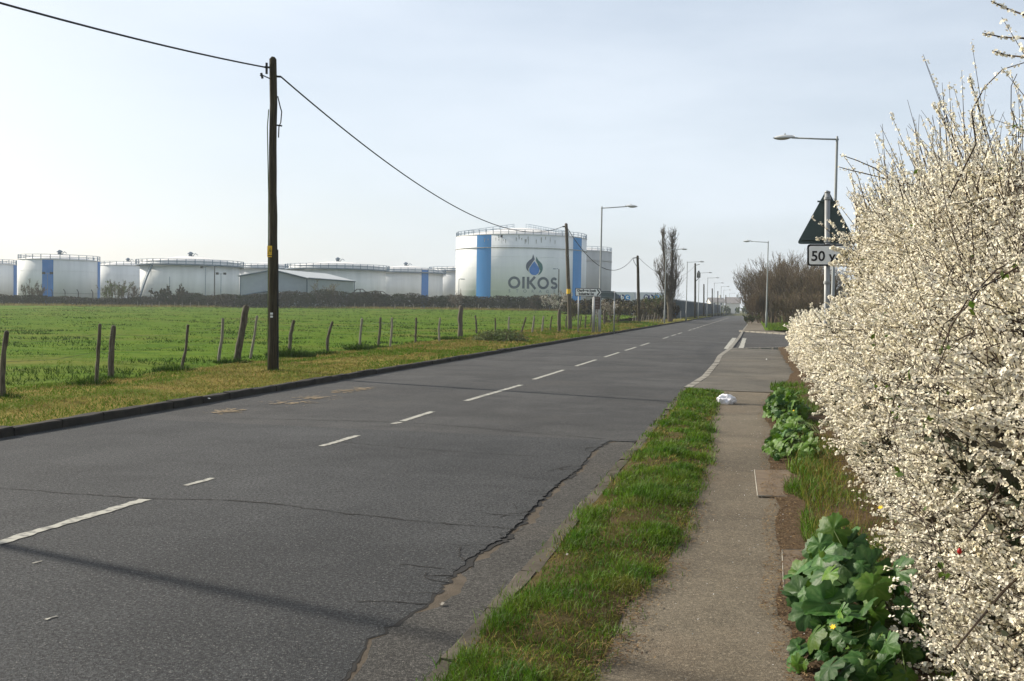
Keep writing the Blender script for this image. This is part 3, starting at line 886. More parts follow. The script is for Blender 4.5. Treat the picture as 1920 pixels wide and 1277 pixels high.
K_ = [([(0.1, 0.0), (0.1, 0.5), (0.1, 1.0)], False), ([(0.68, 1.02), (0.25, 0.52)], False), ([(0.26, 0.55), (0.74, -0.02)], False)]
S_ = [(arc(0.33, 0.71, 0.225, 0.205, 25, 270, 20)[:-1] + arc(0.33, 0.30, 0.25, 0.205, 90, -160, 20), False)]
adv = [('O', O_, 1.0), ('I', I_, 0.2), ('K', K_, 0.74), ('O', O_, 1.0), ('S', S_, 0.60)]
gap = (wtot / sc_ - sum(a for _, _, a in adv)) / 4
x = 0.0
for ch, pth, a in adv:
    letter(pth, x * sc_, fL).build('letter', M_OIK, big)
    x += a + gap
# thin small letters below
aS0, aS1 = bhit(953.5), bhit(1041)
if aS1 < aS0: aS1 += 2 * math.pi
zs0, zs1 = zpx(549.5), zpx(543.5)
for i, ch in enumerate('STORAGE'):
    me = text_mesh(ch, (zs1 - zs0) * 1.38, 0.012)
    aa = aS0 + (aS1 - aS0) * (0.02 + 0.96 * i / 6)
    map_mesh(me, lambda u, v, w, f=on_shell(0.05, aa, (zs0 + zs1) / 2): f(u, v))
    link('letter', me, M_OIKT, big)
# emblem: blue drop, slate lick on the left, teal lick on the right, white margin round the drop
def emb(px, py):                      # picture corner -> (u,v) metres from the emblem's foot centre
    return ((bhit(px) - aE) * bR, D(px, py, front_d + 0.35).z - bc.z)
aE = bhit(1001)
cr = lambda zx, zy: emb(820 + zx / 5.32, 400 + zy / 5.32)
def fan(name, pts, m, off):
    f = on_shell(off, aE, 0.0)
    me = bpy.data.meshes.new(name)
    bm = bmesh.new(); vs = [bm.verts.new(f(u, v)) for u, v in pts]; fc = bm.faces.new(vs)
    bmesh.ops.triangulate(bm, faces=[fc], ngon_method='EAR_CLIP'); bm.to_mesh(me); bm.free()
    return link(name, me, m, big)
def smooth_closed(pts, n=5, corners=()):
    out = []; N_ = len(pts)
    for i in range(N_):
        p0, p1, p2, p3 = pts[i - 1], pts[i], pts[(i + 1) % N_], pts[(i + 2) % N_]
        if i in corners: p0 = p1
        if (i + 1) % N_ in corners: p3 = p2
        for k in range(n):
            t = k / n
            out.append(tuple(0.5 * ((2 * b) + (-a + c) * t + (2 * a - 5 * b + 4 * c - d) * t * t + (-a + 3 * b - 3 * c + d) * t ** 3) for a, b, c, d in zip(p0, p1, p2, p3)))
    return out
drop = [(963, 478), (990, 515), (1012, 552), (1008, 590), (985, 612), (962, 616), (938, 610), (918, 588), (914, 552), (935, 515)]
lick_l = [(948, 405), (967, 460), (958, 470), (935, 498), (908, 535), (905, 565), (912, 585), (890, 565), (880, 535), (886, 500), (912, 470), (938, 448)]
lick_r = [(983, 432), (1003, 468), (1035, 500), (1048, 540), (1040, 580), (1018, 608), (998, 618), (1018, 592), (1024, 558), (1012, 525), (988, 492), (978, 465)]
fan('emblem_slate_lick', smooth_closed([cr(*p) for p in lick_l], 4, (0, 1, 6)), M_LGREY, 0.05)
fan('emblem_teal_lick', smooth_closed([cr(*p) for p in lick_r], 4, (0, 6)), M_LGREEN, 0.055)
fan('emblem_drop', smooth_closed([cr(*p) for p in drop], 4, (0,)), M_LBLUE, 0.06)
# grime runs below the rim and at the ring
for k in range(26):
    px = rnd.choice([rnd.uniform(925, 1068), rnd.uniform(860, 1090)])
    a = bhit(px); z1 = bH - rnd.uniform(0.0, 1.2); ln = rnd.uniform(0.3, 1.6); w = rnd.uniform(0.05, 0.16)
    f = on_shell(0.035, a, 0)
    MB().add([f(-w, z1), f(w, z1), f(w * 0.3, z1 - ln), f(-w * 0.4, z1 - ln * 0.9)], [(0, 1, 2, 3)]).build('rust_run', M_GRIME, big)
a = bhit(939); f = on_shell(0.06, a, zpx(443.5))
MB().add([f(-.25, -.3), f(.25, -.3), f(.25, .3), f(-.25, .3)], [(0, 1, 2, 3)]).build('hatch', M_SIGNK, big)

# ------------------------------------------------------------------ sheds, vehicles and masts in the tank yard
def shed(label, cpx, lpx, rpx, dist_c, dist_l, dist_r, eave_py, apex_rise, door=False):
    C = D(cpx, 560, dist_c); Lc = D(lpx, 560, dist_l); Rc = D(rpx, 560, dist_r)
    ez = D(cpx, eave_py, dist_c).z
    base = Vector((C.x, C.y, 0.3))
    root = empty('industrial_shed', base); tag(root, label, 'shed')
    u = Vector((Lc.x - C.x, Lc.y - C.y, 0)); v = Vector((Rc.x - C.x, Rc.y - C.y, 0))
    eh = ez - 0.3
    up = Vector((0, 0, 1))
    def pt(a, b, z): return u * a + v * b + up * z
    # wall body with gables
    vs = [pt(0, 0, 0), pt(1, 0, 0), pt(1, 1, 0), pt(0, 1, 0), pt(0, 0, eh), pt(1, 0, eh), pt(1, 1, eh), pt(0, 1, eh), pt(.5, 0, eh + apex_rise), pt(.5, 1, eh + apex_rise)]
    MB().add(vs, [(0, 1, 5, 8, 4), (3, 7, 9, 6, 2), (0, 4, 7, 3), (1, 2, 6, 5)]).build('wall', M_SHED, root)
    # cladding ribs
    mb = MB()
    n = int(v.length / 1.0); nv = v.normalized(); nu = u.normalized()
    for i in range(1, n):
        p = pt(0, i / n, 0) - nu * 0.05
        mb.add([p, p + nv * 0.12, p + nv * 0.12 + up * (eh - 0.1), p + up * (eh - 0.1)], [(0, 1, 2, 3)])
    mb.build('cladding_ribs', M_SHED, root)
    for s, nm in ((0, 'a'), (1, 'b')):
        o = 0.03
        q = [pt(s + (-o if s == 0 else o), -o, eh - apex_rise * 2 * o + 0.06), pt(0.5, -o, eh + apex_rise + 0.06), pt(0.5, 1 + o, eh + apex_rise + 0.06), pt(s + (-o if s == 0 else o), 1 + o, eh - apex_rise * 2 * o + 0.06)]
        t = [p + up * 0.12 for p in q]
        MB().add(q + t, [(0, 1, 2, 3), (7, 6, 5, 4), (0, 4, 5, 1), (1, 5, 6, 2), (2, 6, 7, 3), (3, 7, 4, 0)]).build('roof_panel', M_SHEDR, root)
    for (a, b) in (((0, 0), (0.5, 0)), ((0.5, 0), (1, 0)), ((0, 0), (0, 1))):
        p = pt(a[0], a[1], eh + (apex_rise if a[0] == .5 else 0)) - nv * 0.7 * (0 if b[1] else 1) - nu * (0.35 if b[1] else 0)
        q = pt(b[0], b[1], eh + (apex_rise if b[0] == .5 else 0)) - nv * 0.7 * (0 if b[1] else 1) - nu * (0.35 if b[1] else 0)
        MB().tube([p, q], 0.16, 4).build('gutter', M_SHEDT, root)
    for a, b in ((0, 0), (1, 0), (0, 1)):
        p = pt(a, b, 0) - nv * 0.12 * (1 if b == 0 else -1) - nu * 0.1
        MB().tube([p, p + up * eh], 0.13, 4).build('corner_trim', M_SHEDT, root)
    return root
shed('large grey-blue clad shed with pale ridged roof behind the field hedge', 575, 450, 663, 226, 222, 251, 521.5, 1.5)
shed('small grey-blue shed with low gable in front of the large clad shed', 545, 455, 560, 216, 214, 224, 556, 0.9)

def van(label, px, py, dist, length, rz, cat='van', white=M_WHITEV, tall=2.0):
    b = D(px, py, dist); b.z = 0.35
    root = empty('parked_' + cat, b, rz); tag(root, label, cat, 'vehicles parked beyond the field')
    L_, W_, H_ = length, 1.8, tall
    prof = [(-L_ / 2, 0.35), (L_ / 2, 0.35), (L_ / 2, 0.95), (L_ / 2 - 0.75, 1.1), (L_ / 2 - 1.35, H_), (-L_ / 2 + 0.1, H_), (-L_ / 2, 1.0)]
    mb = MB().prism(prof, lambda u, v, w: (u, w - W_ / 2, v), W_); mb.build('body', white, root, bevel=0.05)
    for s in (-1, 1):
        y = s * (W_ / 2 + 0.006)
        MB().add([(L_ / 2 - 1.9, y, 1.12), (L_ / 2 - 0.95, y, 1.12), (L_ / 2 - 1.4, y, H_ - 0.15), (L_ / 2 - 1.9, y, H_ - 0.15)], [(0, 1, 2, 3)]).build('side_window', M_GLASSV, root)
        for x in (-L_ / 2 + 0.8, L_ / 2 - 0.8):
            MB().tube([(x, s * (W_ / 2 - 0.12), 0.33), (x, s * (W_ / 2 + 0.03), 0.33)], 0.33, 14).build('wheel', M_TYRE, root)
    MB().add([(L_ / 2 - 0.74, -0.75, 1.14), (L_ / 2 - 0.74, 0.75, 1.14), (L_ / 2 - 1.29, 0.7, H_ - 0.08), (L_ / 2 - 1.29, -0.7, H_ - 0.08)], [(0, 1, 2, 3)]).build('windscreen', M_GLASSV, root)
    return root
van('white van parked at the field edge below the leafy tree', 230, 566, 226, 4.4, 1.35)
van('white car parked just right of the white van below the tanks', 256, 566, 226, 4.0, 0.5, 'car', tall=1.5)
van('white car behind the fence posts below the striped tank', 135, 562, 226, 4.2, 0.2, 'car', tall=1.5)
van('white van standing at the foot of the big lettered tank', 918, 563, 232, 4.8, 2.9, tall=2.3)

def scrap(label, px, py, dist):
    p = D(px, py, dist); root = empty('scrap_car', (p.x, p.y, 0.4), 0.3); tag(root, label, 'scrap car', 'stripped car shells on the hedge top')
    z0 = p.z - 0.4
    mb = MB()
    for s in (-0.75, 0.75):
        mb.tube([(-2.0, s, z0 + 0.1), (-1.2, s, z0 + 0.55), (-0.6, s, z0 + 1.15), (0.6, s, z0 + 1.2), (1.3, s, z0 + 0.65), (2.1, s, z0 + 0.45)], 0.07, 5)
        mb.tube([(0.1, s, z0 + 1.2), (0.15, s, z0 + 0.5)], 0.06, 5)
    for x, z in ((-0.6, 1.15), (0.6, 1.2), (1.3, 0.65), (-1.2, 0.55)):
        mb.tube([(x, -0.75, z0 + z), (x, 0.75, z0 + z)], 0.06, 5)
    mb.build('roof_frame', M_SCRAP, root)
    prof = [(-2.1, -z0), (2.1, -z0), (2.15, z0 * 0 + 0.4 + 0.0), (1.3, 0.6), (-1.2, 0.5), (-2.15, 0.2)]
    MB().prism([(-2.1, -z0), (2.1, -z0), (2.15, z0 * 0 + 0.42), (1.3, 0.62), (-1.2, 0.52), (-2.15, 0.2)], lambda u, v, w: (u, w - 0.8, v + z0), 1.6).build('lower_body', M_SCRAP, root)
scrap('burnt-out car shell on the hedge below the grey-roofed shed end', 674, 553, 221)
scrap('second burnt-out car shell, right of the first on the hedge', 712, 557, 221)

def mast(label, px, ytop, dist, heads, arm=0.0, thick=0.07):
    b = D(px, 560, dist); top = D(px, ytop, dist)
    root = empty('lighting_mast', (b.x, b.y, 0.3)); tag(root, label, 'light mast', 'masts in the tank yard')
    H_ = top.z - 0.3
    mb = MB().tube([(0, 0, 0), (0, 0, H_)], [thick * 1.4, thick], 8)
    mb.build('column', M_BLACK if thick > 0.09 else M_TGIRD, root)
    if arm:
        MB().tube([(0, 0, H_ - 0.1), (arm * 0.5, 0, H_ + 0.15), (arm, 0, H_ + 0.1)], 0.06, 6).build('arm', M_TGIRD, root)
        MB().box((arm - 0.1, -0.15, H_), (arm + 0.7 * (1 if arm > 0 else -1), 0.15, H_ + 0.18)).build('lamp_head', M_TGIRD, root)
    for s in heads:
        MB().tube([(0, 0, H_ - 0.2), (s * 0.9, 0, H_ - 0.1)], 0.05, 5).build('bracket', M_TGIRD, root)
        MB().box((s * 0.9 - 0.25, -0.2, H_ - 0.35), (s * 0.9 + 0.25, 0.2, H_ + 0.12)).build('floodlight', M_BLACK, root)
mast('thin floodlight mast before the stepped tank, left of the curved lamp', 385, 500, 240, (-1,))
mast('curved-neck lamp mast in front of the stepped tank', 402, 499, 235, (), arm=-0.7, thick=0.1)
mast('floodlight mast with two heads right of the curved lamp', 414, 512, 238, (-1, 1))
mast('short mast in front of the left part of the stepped tank', 318, 519, 240, (), thick=0.06)
mast('small lamp mast at the left foot of the big lettered tank', 860, 524, 236, (), arm=0.6, thick=0.06)
mast('dark lamp mast right beside the last letter on the big tank', 1047, 505, 232, (), arm=-0.6, thick=0.1)
mast('twin floodlight mast in front of the blue stripe of the second tank', 89, 511, 236, (-1, 1), thick=0.05)

# cranked dark posts of the yard security fence
sf = empty('security_fence', D(140, 560, 224)); tag(sf, 'dark security fence with cranked post tops below the striped tank', 'fence')
for px in (48, 74, 98, 122, 147, 174, 200, 228, 255, 283):
    p = D(px, 560, 224) - sf.location; p.z = -sf.location.z + 0.3
    MB().tube([p, p + Vector((0, 0, 2.6)), p + Vector((-0.35, 0, 3.1))], 0.085, 6).build('post', M_BLACK, sf)
mb = MB()
for z in (0.6, 1.4, 2.3):
    a, b = D(48, 560, 224) - sf.location, D(283, 560, 224) - sf.location
    a.z = b.z = -sf.location.z + 0.3 + z; mb.tube([a, b], 0.02, 4)
mb.build('wire', M_BLACK, sf)

# ------------------------------------------------------------------ branch growth
def grow(rng, p, d, L_, r, lv, out, split=3, spread=0.55, up=0.15, shrink=0.68, nseg=3, wander=0.12, minr=0.004):
    p = Vector(p); d = Vector(d).normalized()
    seg = L_ / nseg; pts = [(p.copy(), r)]
    for i in range(nseg):
        d = (d + Vector((rng.gauss(0, wander), rng.gauss(0, wander), rng.gauss(0, wander) + up * 0.25))).normalized()
        q = p + d * seg
        ra, rb = max(minr, r * (1 - 0.45 * i / nseg)), max(minr, r * (1 - 0.45 * (i + 1) / nseg))
        out.append((*p, *q, ra, rb)); p = q; pts.append((p.copy(), rb))
    if lv <= 0: return
    for k in range(split):
        t = rng.uniform(0.3, 1.0) if k else 1.0
        i = min(nseg, max(1, int(round(t * nseg)))); b, rb = pts[i]
        ax = Vector((rng.gauss(0, 1), rng.gauss(0, 1), rng.gauss(0, 0.6)))
        nd = (d + ax.normalized() * spread * rng.uniform(0.6, 1.3) + Vector((0, 0, up))).normalized()
        grow(rng, b, nd, L_ * shrink * rng.uniform(0.75, 1.2), rb * 0.72, lv - 1, out, split, spread, up, shrink, nseg, wander, minr)

def shrub(name, label, cat, base, h, width, seed, m_twig, stems=9, lv=3, split=4, leaf=None, nleaf=0, lsize=0.06, group=None, minr=0.008, upb=0.2, spread=0.6, leafname='leaves', lean=(0, 0)):
    rng = random.Random(seed); out = []
    for s in range(stems):
        a = rng.uniform(0, 2 * math.pi); q = rng.uniform(0, 1) ** 0.5 * width * 0.28
        d = Vector((math.cos(a) * width / h * 0.55 * rng.uniform(0.2, 1) + lean[0], math.sin(a) * width / h * 0.55 * rng.uniform(0.2, 1) + lean[1], 1))
        grow(rng, (q * math.cos(a), q * math.sin(a), 0), d, h * rng.uniform(0.38, 0.52), 0.012 * h * rng.uniform(0.5, 1.0), lv, out, split, spread, upb, 0.6, 3, 0.13, minr)
    root = empty(name, base); tag(root, label, cat, group)
    S = np.array(out)
    thick = S[:, 6] > minr * 1.6
    if thick.any(): tag(link('stems', segs_mesh('stems', S[thick], 5), m_twig, root), kind='stuff')
    if (~thick).any(): tag(link('twigs', segs_mesh('twigs', S[~thick], 3), m_twig, root), kind='stuff')
    if leaf is not None and nleaf:
        T = S[~thick] if (~thick).any() else S
        i = NR.integers(0, len(T), nleaf); t = NR.uniform(0, 1, nleaf)[:, None]
        C = T[i, :3] * (1 - t) + T[i, 3:6] * t + NR.normal(0, 0.05 * h / 4, (nleaf, 3))
        C = C[C[:, 2] > 0.03]
        tag(link(leafname, cloud_mesh(leafname, C, lsize), leaf, root), kind='stuff')
    return root

# far hedgerow along the back of the field (a mass of bramble nobody could count)
def hedge_mass(name, pts, n, size, m, label):
    """pts: (px, ground_py, top_py, dist)"""
    C = []
    P_ = [(D(a, 560, d), D(a, t, d).z) for a, t, d in pts]
    W = np.array([(P_[i + 1][0] - P_[i][0]).length for i in range(len(P_) - 1)]); W /= W.sum()
    k = NR.choice(len(W), n, p=W); t = NR.uniform(0, 1, n)
    A = np.array([[p.x, p.y, z] for p, z in P_])
    base = A[k] * (1 - t)[:, None] + A[k + 1] * t[:, None]
    top = base[:, 2] * (0.95 + 0.30 * vnoise(base[:, 0], base[:, 1], 0.35, 21) + 0.10 * vnoise(base[:, 0], base[:, 1], 1.3, 23))
    dp = NR.uniform(-1.6, 1.6, n)
    u = NR.uniform(0, 1, n) ** 0.6
    prof = np.sqrt(np.clip(1 - (dp / 1.9) ** 2, 0.05, 1))
    C = np.stack([base[:, 0] + NR.normal(0, .3, n), base[:, 1] + dp, 0.2 + u * (top - 0.2) * prof], 1)
    o = link(name, cloud_mesh(name, C, size), m)
    tag(o, label, 'hedge', kind='stuff')
    return o
hedge_mass('far_hedgerow', [(300, 566, 226), (345, 553, 222), (430, 557, 213), (530, 552, 212), (600, 550, 212), (690, 552, 214), (760, 556, 212), (860, 559, 210), (960, 560, 206), (1040, 558, 202), (1075, 566, 196)],
           60000, 0.17, M_LEAFD, 'long dark bramble hedgerow along the far edge of the field')
hedge_mass('low_scrub', [(-60, 553, 221), (30, 554, 221), (90, 556, 221), (140, 559, 221), (220, 560, 221), (310, 558, 222)], 20000, 0.15, M_LEAFD, 'low brown scrub below the striped tanks')
# dry tussocks along the foot of that hedgerow
n = 9000
t = NR.uniform(0, 1, n); px = -30 + 1110 * t
pos = np.array([list(D(a, 560, 216 - 16 * max(0, (a - 500) / 600) - float(b))) for a, b in zip(px, NR.uniform(0, 5, n))])
pos[:, 2] = zf_v(pos[:, 0], pos[:, 1])
o = link('dry_grass', blades_mesh('dry_grass', pos, NR.uniform(0.2, 0.6, n), np.full(n, 0.09), NR.normal(0, 0.5, (n, 2)), False), M_STRAW)
tag(o, 'pale dry grass along the foot of the far hedgerow', 'grass', kind='stuff')
# far fence posts before the hedgerow
ff = empty('field_fence', D(500, 560, 213)); tag(ff, 'low pale post fence along the far edge of the field', 'fence')
for px in (258, 270, 285, 298, 328, 342, 357, 373, 389, 403, 420, 436, 452, 470, 487, 505, 536, 557, 591, 614, 630, 665, 683, 702, 740, 758, 776, 813, 838, 857, 897, 917, 936, 975, 1010):
    p = D(px, 560, 213 - 14 * max(0, (px - 500) / 600)); z = zf(p.x, p.y)
    h = rnd.uniform(0.8, 1.15); p = Vector((p.x, p.y, z)) - ff.location
    MB().tube([p - Vector((0, 0, 0.2)), p + Vector((rnd.uniform(-.1, .1), 0, h))], [0.075, 0.06], 6).build('post', M_WOODG, ff)

# trees and bushes standing in or before that hedge
def far_bush(name, label, px, base_py, top_py, width_px, dist, seed, leaf=M_LEAFG, nleaf=900, ls=0.16, tw=M_TWIG, stems=9, split=4, spread=0.6, cat='bush', lname='leaves'):
    p = D(px, base_py, dist); h = D(px, top_py, dist).z - 0.3
    w = width_px / F_PX * dist
    return shrub(name, label, cat, (p.x, p.y, 0.3), h, w, seed, tw, stems=stems, lv=3, split=split, leaf=leaf, nleaf=nleaf, lsize=ls, minr=0.02, spread=spread, group='bushes along the far field edge', leafname=lname)
far_bush('small_tree', 'small leafy tree between the striped tank and the plain grey tank', 214, 566, 522, 42, 221, 31)
far_bush('bare_bush', 'bare brown bush in front of the second tank, left of its stripe', 58, 564, 528, 44, 222, 32, M_LEAFD, 500, 0.12)
far_bush('leafy_bush', 'rounded dark leafy bush below the tank with the staircase', 324, 570, 535, 60, 221, 33, M_LEAFD, 2200, 0.2)
far_bush('pale_bush', 'pale yellowish bush before the large shed side wall', 612, 566, 531, 46, 222, 34, mat('pale_leaf', (0.20, 0.20, 0.10), 0.8, island=0.3), 700, 0.13)
far_bush('blackthorn_bush', 'pale blossoming bush below the last letter on the big tank', 1046, 572, 543, 44, 194, 35, M_BLOSF, 1500, 0.13, lname='blossom')
far_bush('thorn_bush', 'brownish thorn bush left of the pale blossoming bush', 1010, 572, 552, 40, 198, 36, M_LEAFD, 1500, 0.16)
far_bush('bare_bush', 'thin bare bush just right of the small leafy tree', 243, 566, 533, 28, 223, 37, M_LEAFD, 150, 0.1)
far_bush('small_bush', 'tiny blossoming bush at the left foot of the big tank', 858, 562, 548, 20, 208, 38, M_BLOSF, 150, 0.1, lname='blossom')

# ------------------------------------------------------------------ telegraph poles and their cables
def pole(label, base, top, r0, r1, m, sign=False, seed=0):
    b = Vector(base); t = Vector(top) - b
    root = empty('telegraph_pole', b); tag(root, label, 'telegraph pole', 'telegraph poles along the left verge')
    rng = random.Random(seed); n = 14; pts = []; rr = []
    for i in range(n + 1):
        s = i / n
        pts.append(t * s + Vector((rng.uniform(-.012, .012), rng.uniform(-.012, .012), -0.3 if i == 0 else 0))); rr.append((r0 + (r1 - r0) * s) * rng.uniform(0.97, 1.04))
    pts.append(t + Vector((0, 0, 0.05))); rr.append(r1 * 0.5)
    MB().tube(pts, rr, 14).build('shaft', m, root, smooth=True)
    return root, t
tocam = lambda v: (Vector((EYE.x, EYE.y, 0)) - Vector((v.x, v.y, 0))).normalized()

p1b = G(511.5, 695, 0.12); p1t = P(512.5, 111, p1b.y)
pl1, t1 = pole('near telegraph pole with yellow warning plate standing on the verge', p1b, p1t, 0.108, 0.080, M_POLE, seed=1)
fw = tocam(p1b); sd = Vector((-fw.y, fw.x, 0))        # towards the camera / to picture right when negated
def on_pole(t, z, r, u, v, w):                         # plate coordinates on the camera side of a pole
    c = t * (z / t.z); return c + fw * (r + w) + sd * u + Vector((0, 0, v))
zpl = P(507, 472, p1b.y).z - p1b.z
off = -0.06
MB().prism([(-0.068 + off, -0.13), (0.068 + off, -0.13), (0.068 + off, 0.13), (-0.068 + off, 0.13)], lambda u, v, w: on_pole(t1, zpl, 0.092, u, v, w), 0.012).build('warning_plate', M_YEL, pl1)
wp = pl1.children[-1]
for tri, nm in (([(-0.05 + off, -0.06), (0.05 + off, -0.06), (off, 0.09)], 'outer'),):
    q = [(-0.055 + off, -0.055), (0.055 + off, -0.055), (off, 0.085)]
    mb = MB()
    for quad in stroke(q, 0.012, True): mb.add([on_pole(t1, zpl, 0.107, u, v, 0) for u, v in quad], [(0, 1, 2, 3)])
    mb.add([on_pole(t1, zpl, 0.107, u, v, 0) for u, v in [(off - 0.012, 0.04), (off + 0.01, 0.04), (off + 0.002, 0.005), (off + 0.014, 0.005), (off - 0.008, -0.045), (off - 0.002, -0.008), (off - 0.014, -0.008)]], [(0, 1, 2, 3, 4, 5, 6)])
    mb.add([on_pole(t1, zpl, 0.107, u, v, 0) for u, v in [(off - 0.05, -0.105), (off + 0.05, -0.105), (off + 0.05, -0.085), (off - 0.05, -0.085)]], [(0, 1, 2, 3)])
    mb.build('warning_symbol', M_SIGNK, wp)
for k, py in enumerate((588, 593.5)):
    z = P(508, py, p1b.y).z - p1b.z
    MB().prism([(-0.03 - .03, -0.022), (0.03 - .03, -0.022), (0.03 - .03, 0.022), (-0.03 - .03, 0.022)], lambda u, v, w: on_pole(t1, z, 0.106, u, v, w), 0.008).build('number_plate', M_PAPER, pl1)
def side(z, u): return t1 * (z / t1.z) + sd * u
zA = P(512, 127, p1b.y).z - p1b.z
zB = P(512, 143, p1b.y).z - p1b.z
mb = MB()
mb.tube([side(zA, -0.08), side(zA, -0.2)], 0.025, 6); mb.tube([side(zA + 0.1, -0.15), side(zA - 0.15, -0.15)], 0.03, 6)
mb.tube([side(zA - 0.25, -0.08), side(zA - 0.18, -0.26), side(zA - 0.2, -0.3)], 0.014, 5); mb.tube([side(zA - 0.14, -0.27), side(zA - 0.26, -0.24)], 0.03, 6)
mb.tube([side(zB, 0.05), side(zB, 0.17)], 0.025, 6)
mb.build('bracket', M_BLACK, pl1)
z1_, z2_ = P(512, 180, p1b.y).z - p1b.z, P(512, 237, p1b.y).z - p1b.z
MB().tube([side(z1_, 0.10), side(z1_ - 0.25, 0.16), side((z1_ + z2_) / 2, 0.19), side(z2_ + 0.1, 0.17), side(z2_, 0.13), side(z2_ - 0.25, 0.12)], 0.014, 5).build('hanging_lead', M_CABLE, pl1)
MB().tube([side(z2_ + 0.03, 0.08), side(z2_ + 0.02, 0.2)], 0.02, 5).build('insulator_stub', M_BLACK, pl1)
zc = P(515, 468, p1b.y).z - p1b.z
MB().tube([side(0, 0.115), side(zc * 0.5, 0.108), side(zc, 0.10)], 0.024, 6).build('cable_guard', M_BLACK, pl1)
MB().tube([side(0, -0.115), side(1.0, -0.11), side(4.0, -0.10), side(5.6, -0.13), side(6.0, -0.10)], 0.012, 5).build('earth_wire', M_STEMG, pl1)

p2b = P(1069.5, 600, 70); p2b.z = 0.12; p2t = P(1061.5, 420, 70)
pl2, t2 = pole('brown leaning telegraph pole with yellow band beside the direction sign', p2b, p2t, 0.15, 0.10, M_POLE2, seed=2)
zy = P(1066, 546.5, 70).z - 0.12; c = t2 * (zy / t2.z)
MB().tube([c - Vector((0, 0, 0.16)), c + Vector((0, 0, 0.16))], 0.142, 14).build('yellow_band', M_YEL, pl2)
MB().tube([t2 * 0.975 + Vector((-0.25, 0, 0)), t2 * 0.975 + Vector((0.1, 0, 0))], 0.05, 6).build('bracket', M_BLACK, pl2)
p3b = P(1198.5, 600, 112); p3b.z = 0.12; p3t = P(1195.5, 480, 112)
pl3, t3 = pole('dark telegraph pole between the direction sign and the bare poplar', p3b, p3t, 0.17, 0.13, M_POLE, seed=3)
MB().tube([t3 * 0.98 + Vector((-0.5, 0, -0.1)), t3 * 0.98 + Vector((0.1, 0, 0))], 0.05, 6).build('bracket', M_BLACK, pl3)
MB().tube([t3 * 0.97 + Vector((-0.5, 0, -0.1)), t3 * 0.9 + Vector((-0.35, 0, 0)), t3 * 0.84 + Vector((-0.1, 0, 0))], 0.03, 5).build('hanging_lead', M_CABLE, pl3)
p4b = P(1303.5, 590, 192); p4b.z = 0.12; p4t = P(1303.5, 494, 192)
pl4, t4 = pole('dark telegraph pole carrying a transformer beyond the poplar', p4b, p4t, 0.2, 0.15, M_POLE, seed=4)
MB().lathe([(0.1, -0.55), (0.33, -0.5), (0.33, 0.35), (0.2, 0.5), (0.08, 0.75)], t4 * 0.79 + Vector((0.62, -0.1, 0)), 12).build('transformer', M_BLACK, pl4, smooth=True)
MB().tube([t4 * 0.74 + Vector((0.7, -0.1, 0)), t4 * 0.66], 0.06, 5).build('strut', M_BLACK, pl4)
MB().tube([t4 * 0.96 + Vector((-0.1, 0, 0)), t4 * 0.985 + Vector((0.8, 0, 0))], 0.05, 5).build('crossarm', M_BLACK, pl4)
for i, (px, ty, d, lab) in enumerate(((1319.8, 533, 236, 'first thin dark pole beyond the transformer pole'), (1335.5, 541, 282, 'second thin dark pole beyond the transformer pole'),
                                      (1346, 546, 325, 'third thin dark pole beyond the transformer pole'), (1361, 553, 400, 'farthest thin dark pole, before the pale house'))):
    b = P(px, 585, d); b.z = 0.1; t = P(px, ty, d)
    pole(lab, b, t, 0.17, 0.14, M_POLE, seed=10 + i)

def cable(label, a, b, sag, r=0.018, n=48):
    a, b = Vector(a), Vector(b); mid = a.lerp(b, 0.5); mid.z = 0
    pts = []
    for i in range(n + 1):
        s = i / n; p = a.lerp(b, s); p.z -= sag * 4 * s * (1 - s); pts.append(p - a)
    o = MB().tube(pts, r, 6).build('overhead_cable', M_CABLE, smooth=True); o.location = a
    tag(o, label, 'cable', 'overhead cables along the left verge')
p1 = Vector(p1b)
aA = p1 + side(zA, -0.2); aB = p1 + side(zB, 0.17)
cable('overhead cable rising from the near pole to the top left picture corner', aA, Vector((aA.x - 0.9, -26, 7.6)), 1.75)
a2 = p2b + t2 * 0.975 + Vector((-0.25, 0, 0)); a2r = p2b + t2 * 0.955 + Vector((0.1, 0, 0))
cable('sagging overhead cable between the near pole and the brown leaning pole', aB, a2, 1.55)
a3 = p3b + t3 * 0.98 + Vector((-0.5, 0, -0.1))
cable('sagging overhead cable between the leaning pole and the dark pole beyond', a2r, a3, 1.95, r=0.025)
cable('short cable from the dark pole to the transformer pole behind the poplar', p3b + t3 * 0.99, p4b + t4 * 0.97, 2.2, r=0.02)

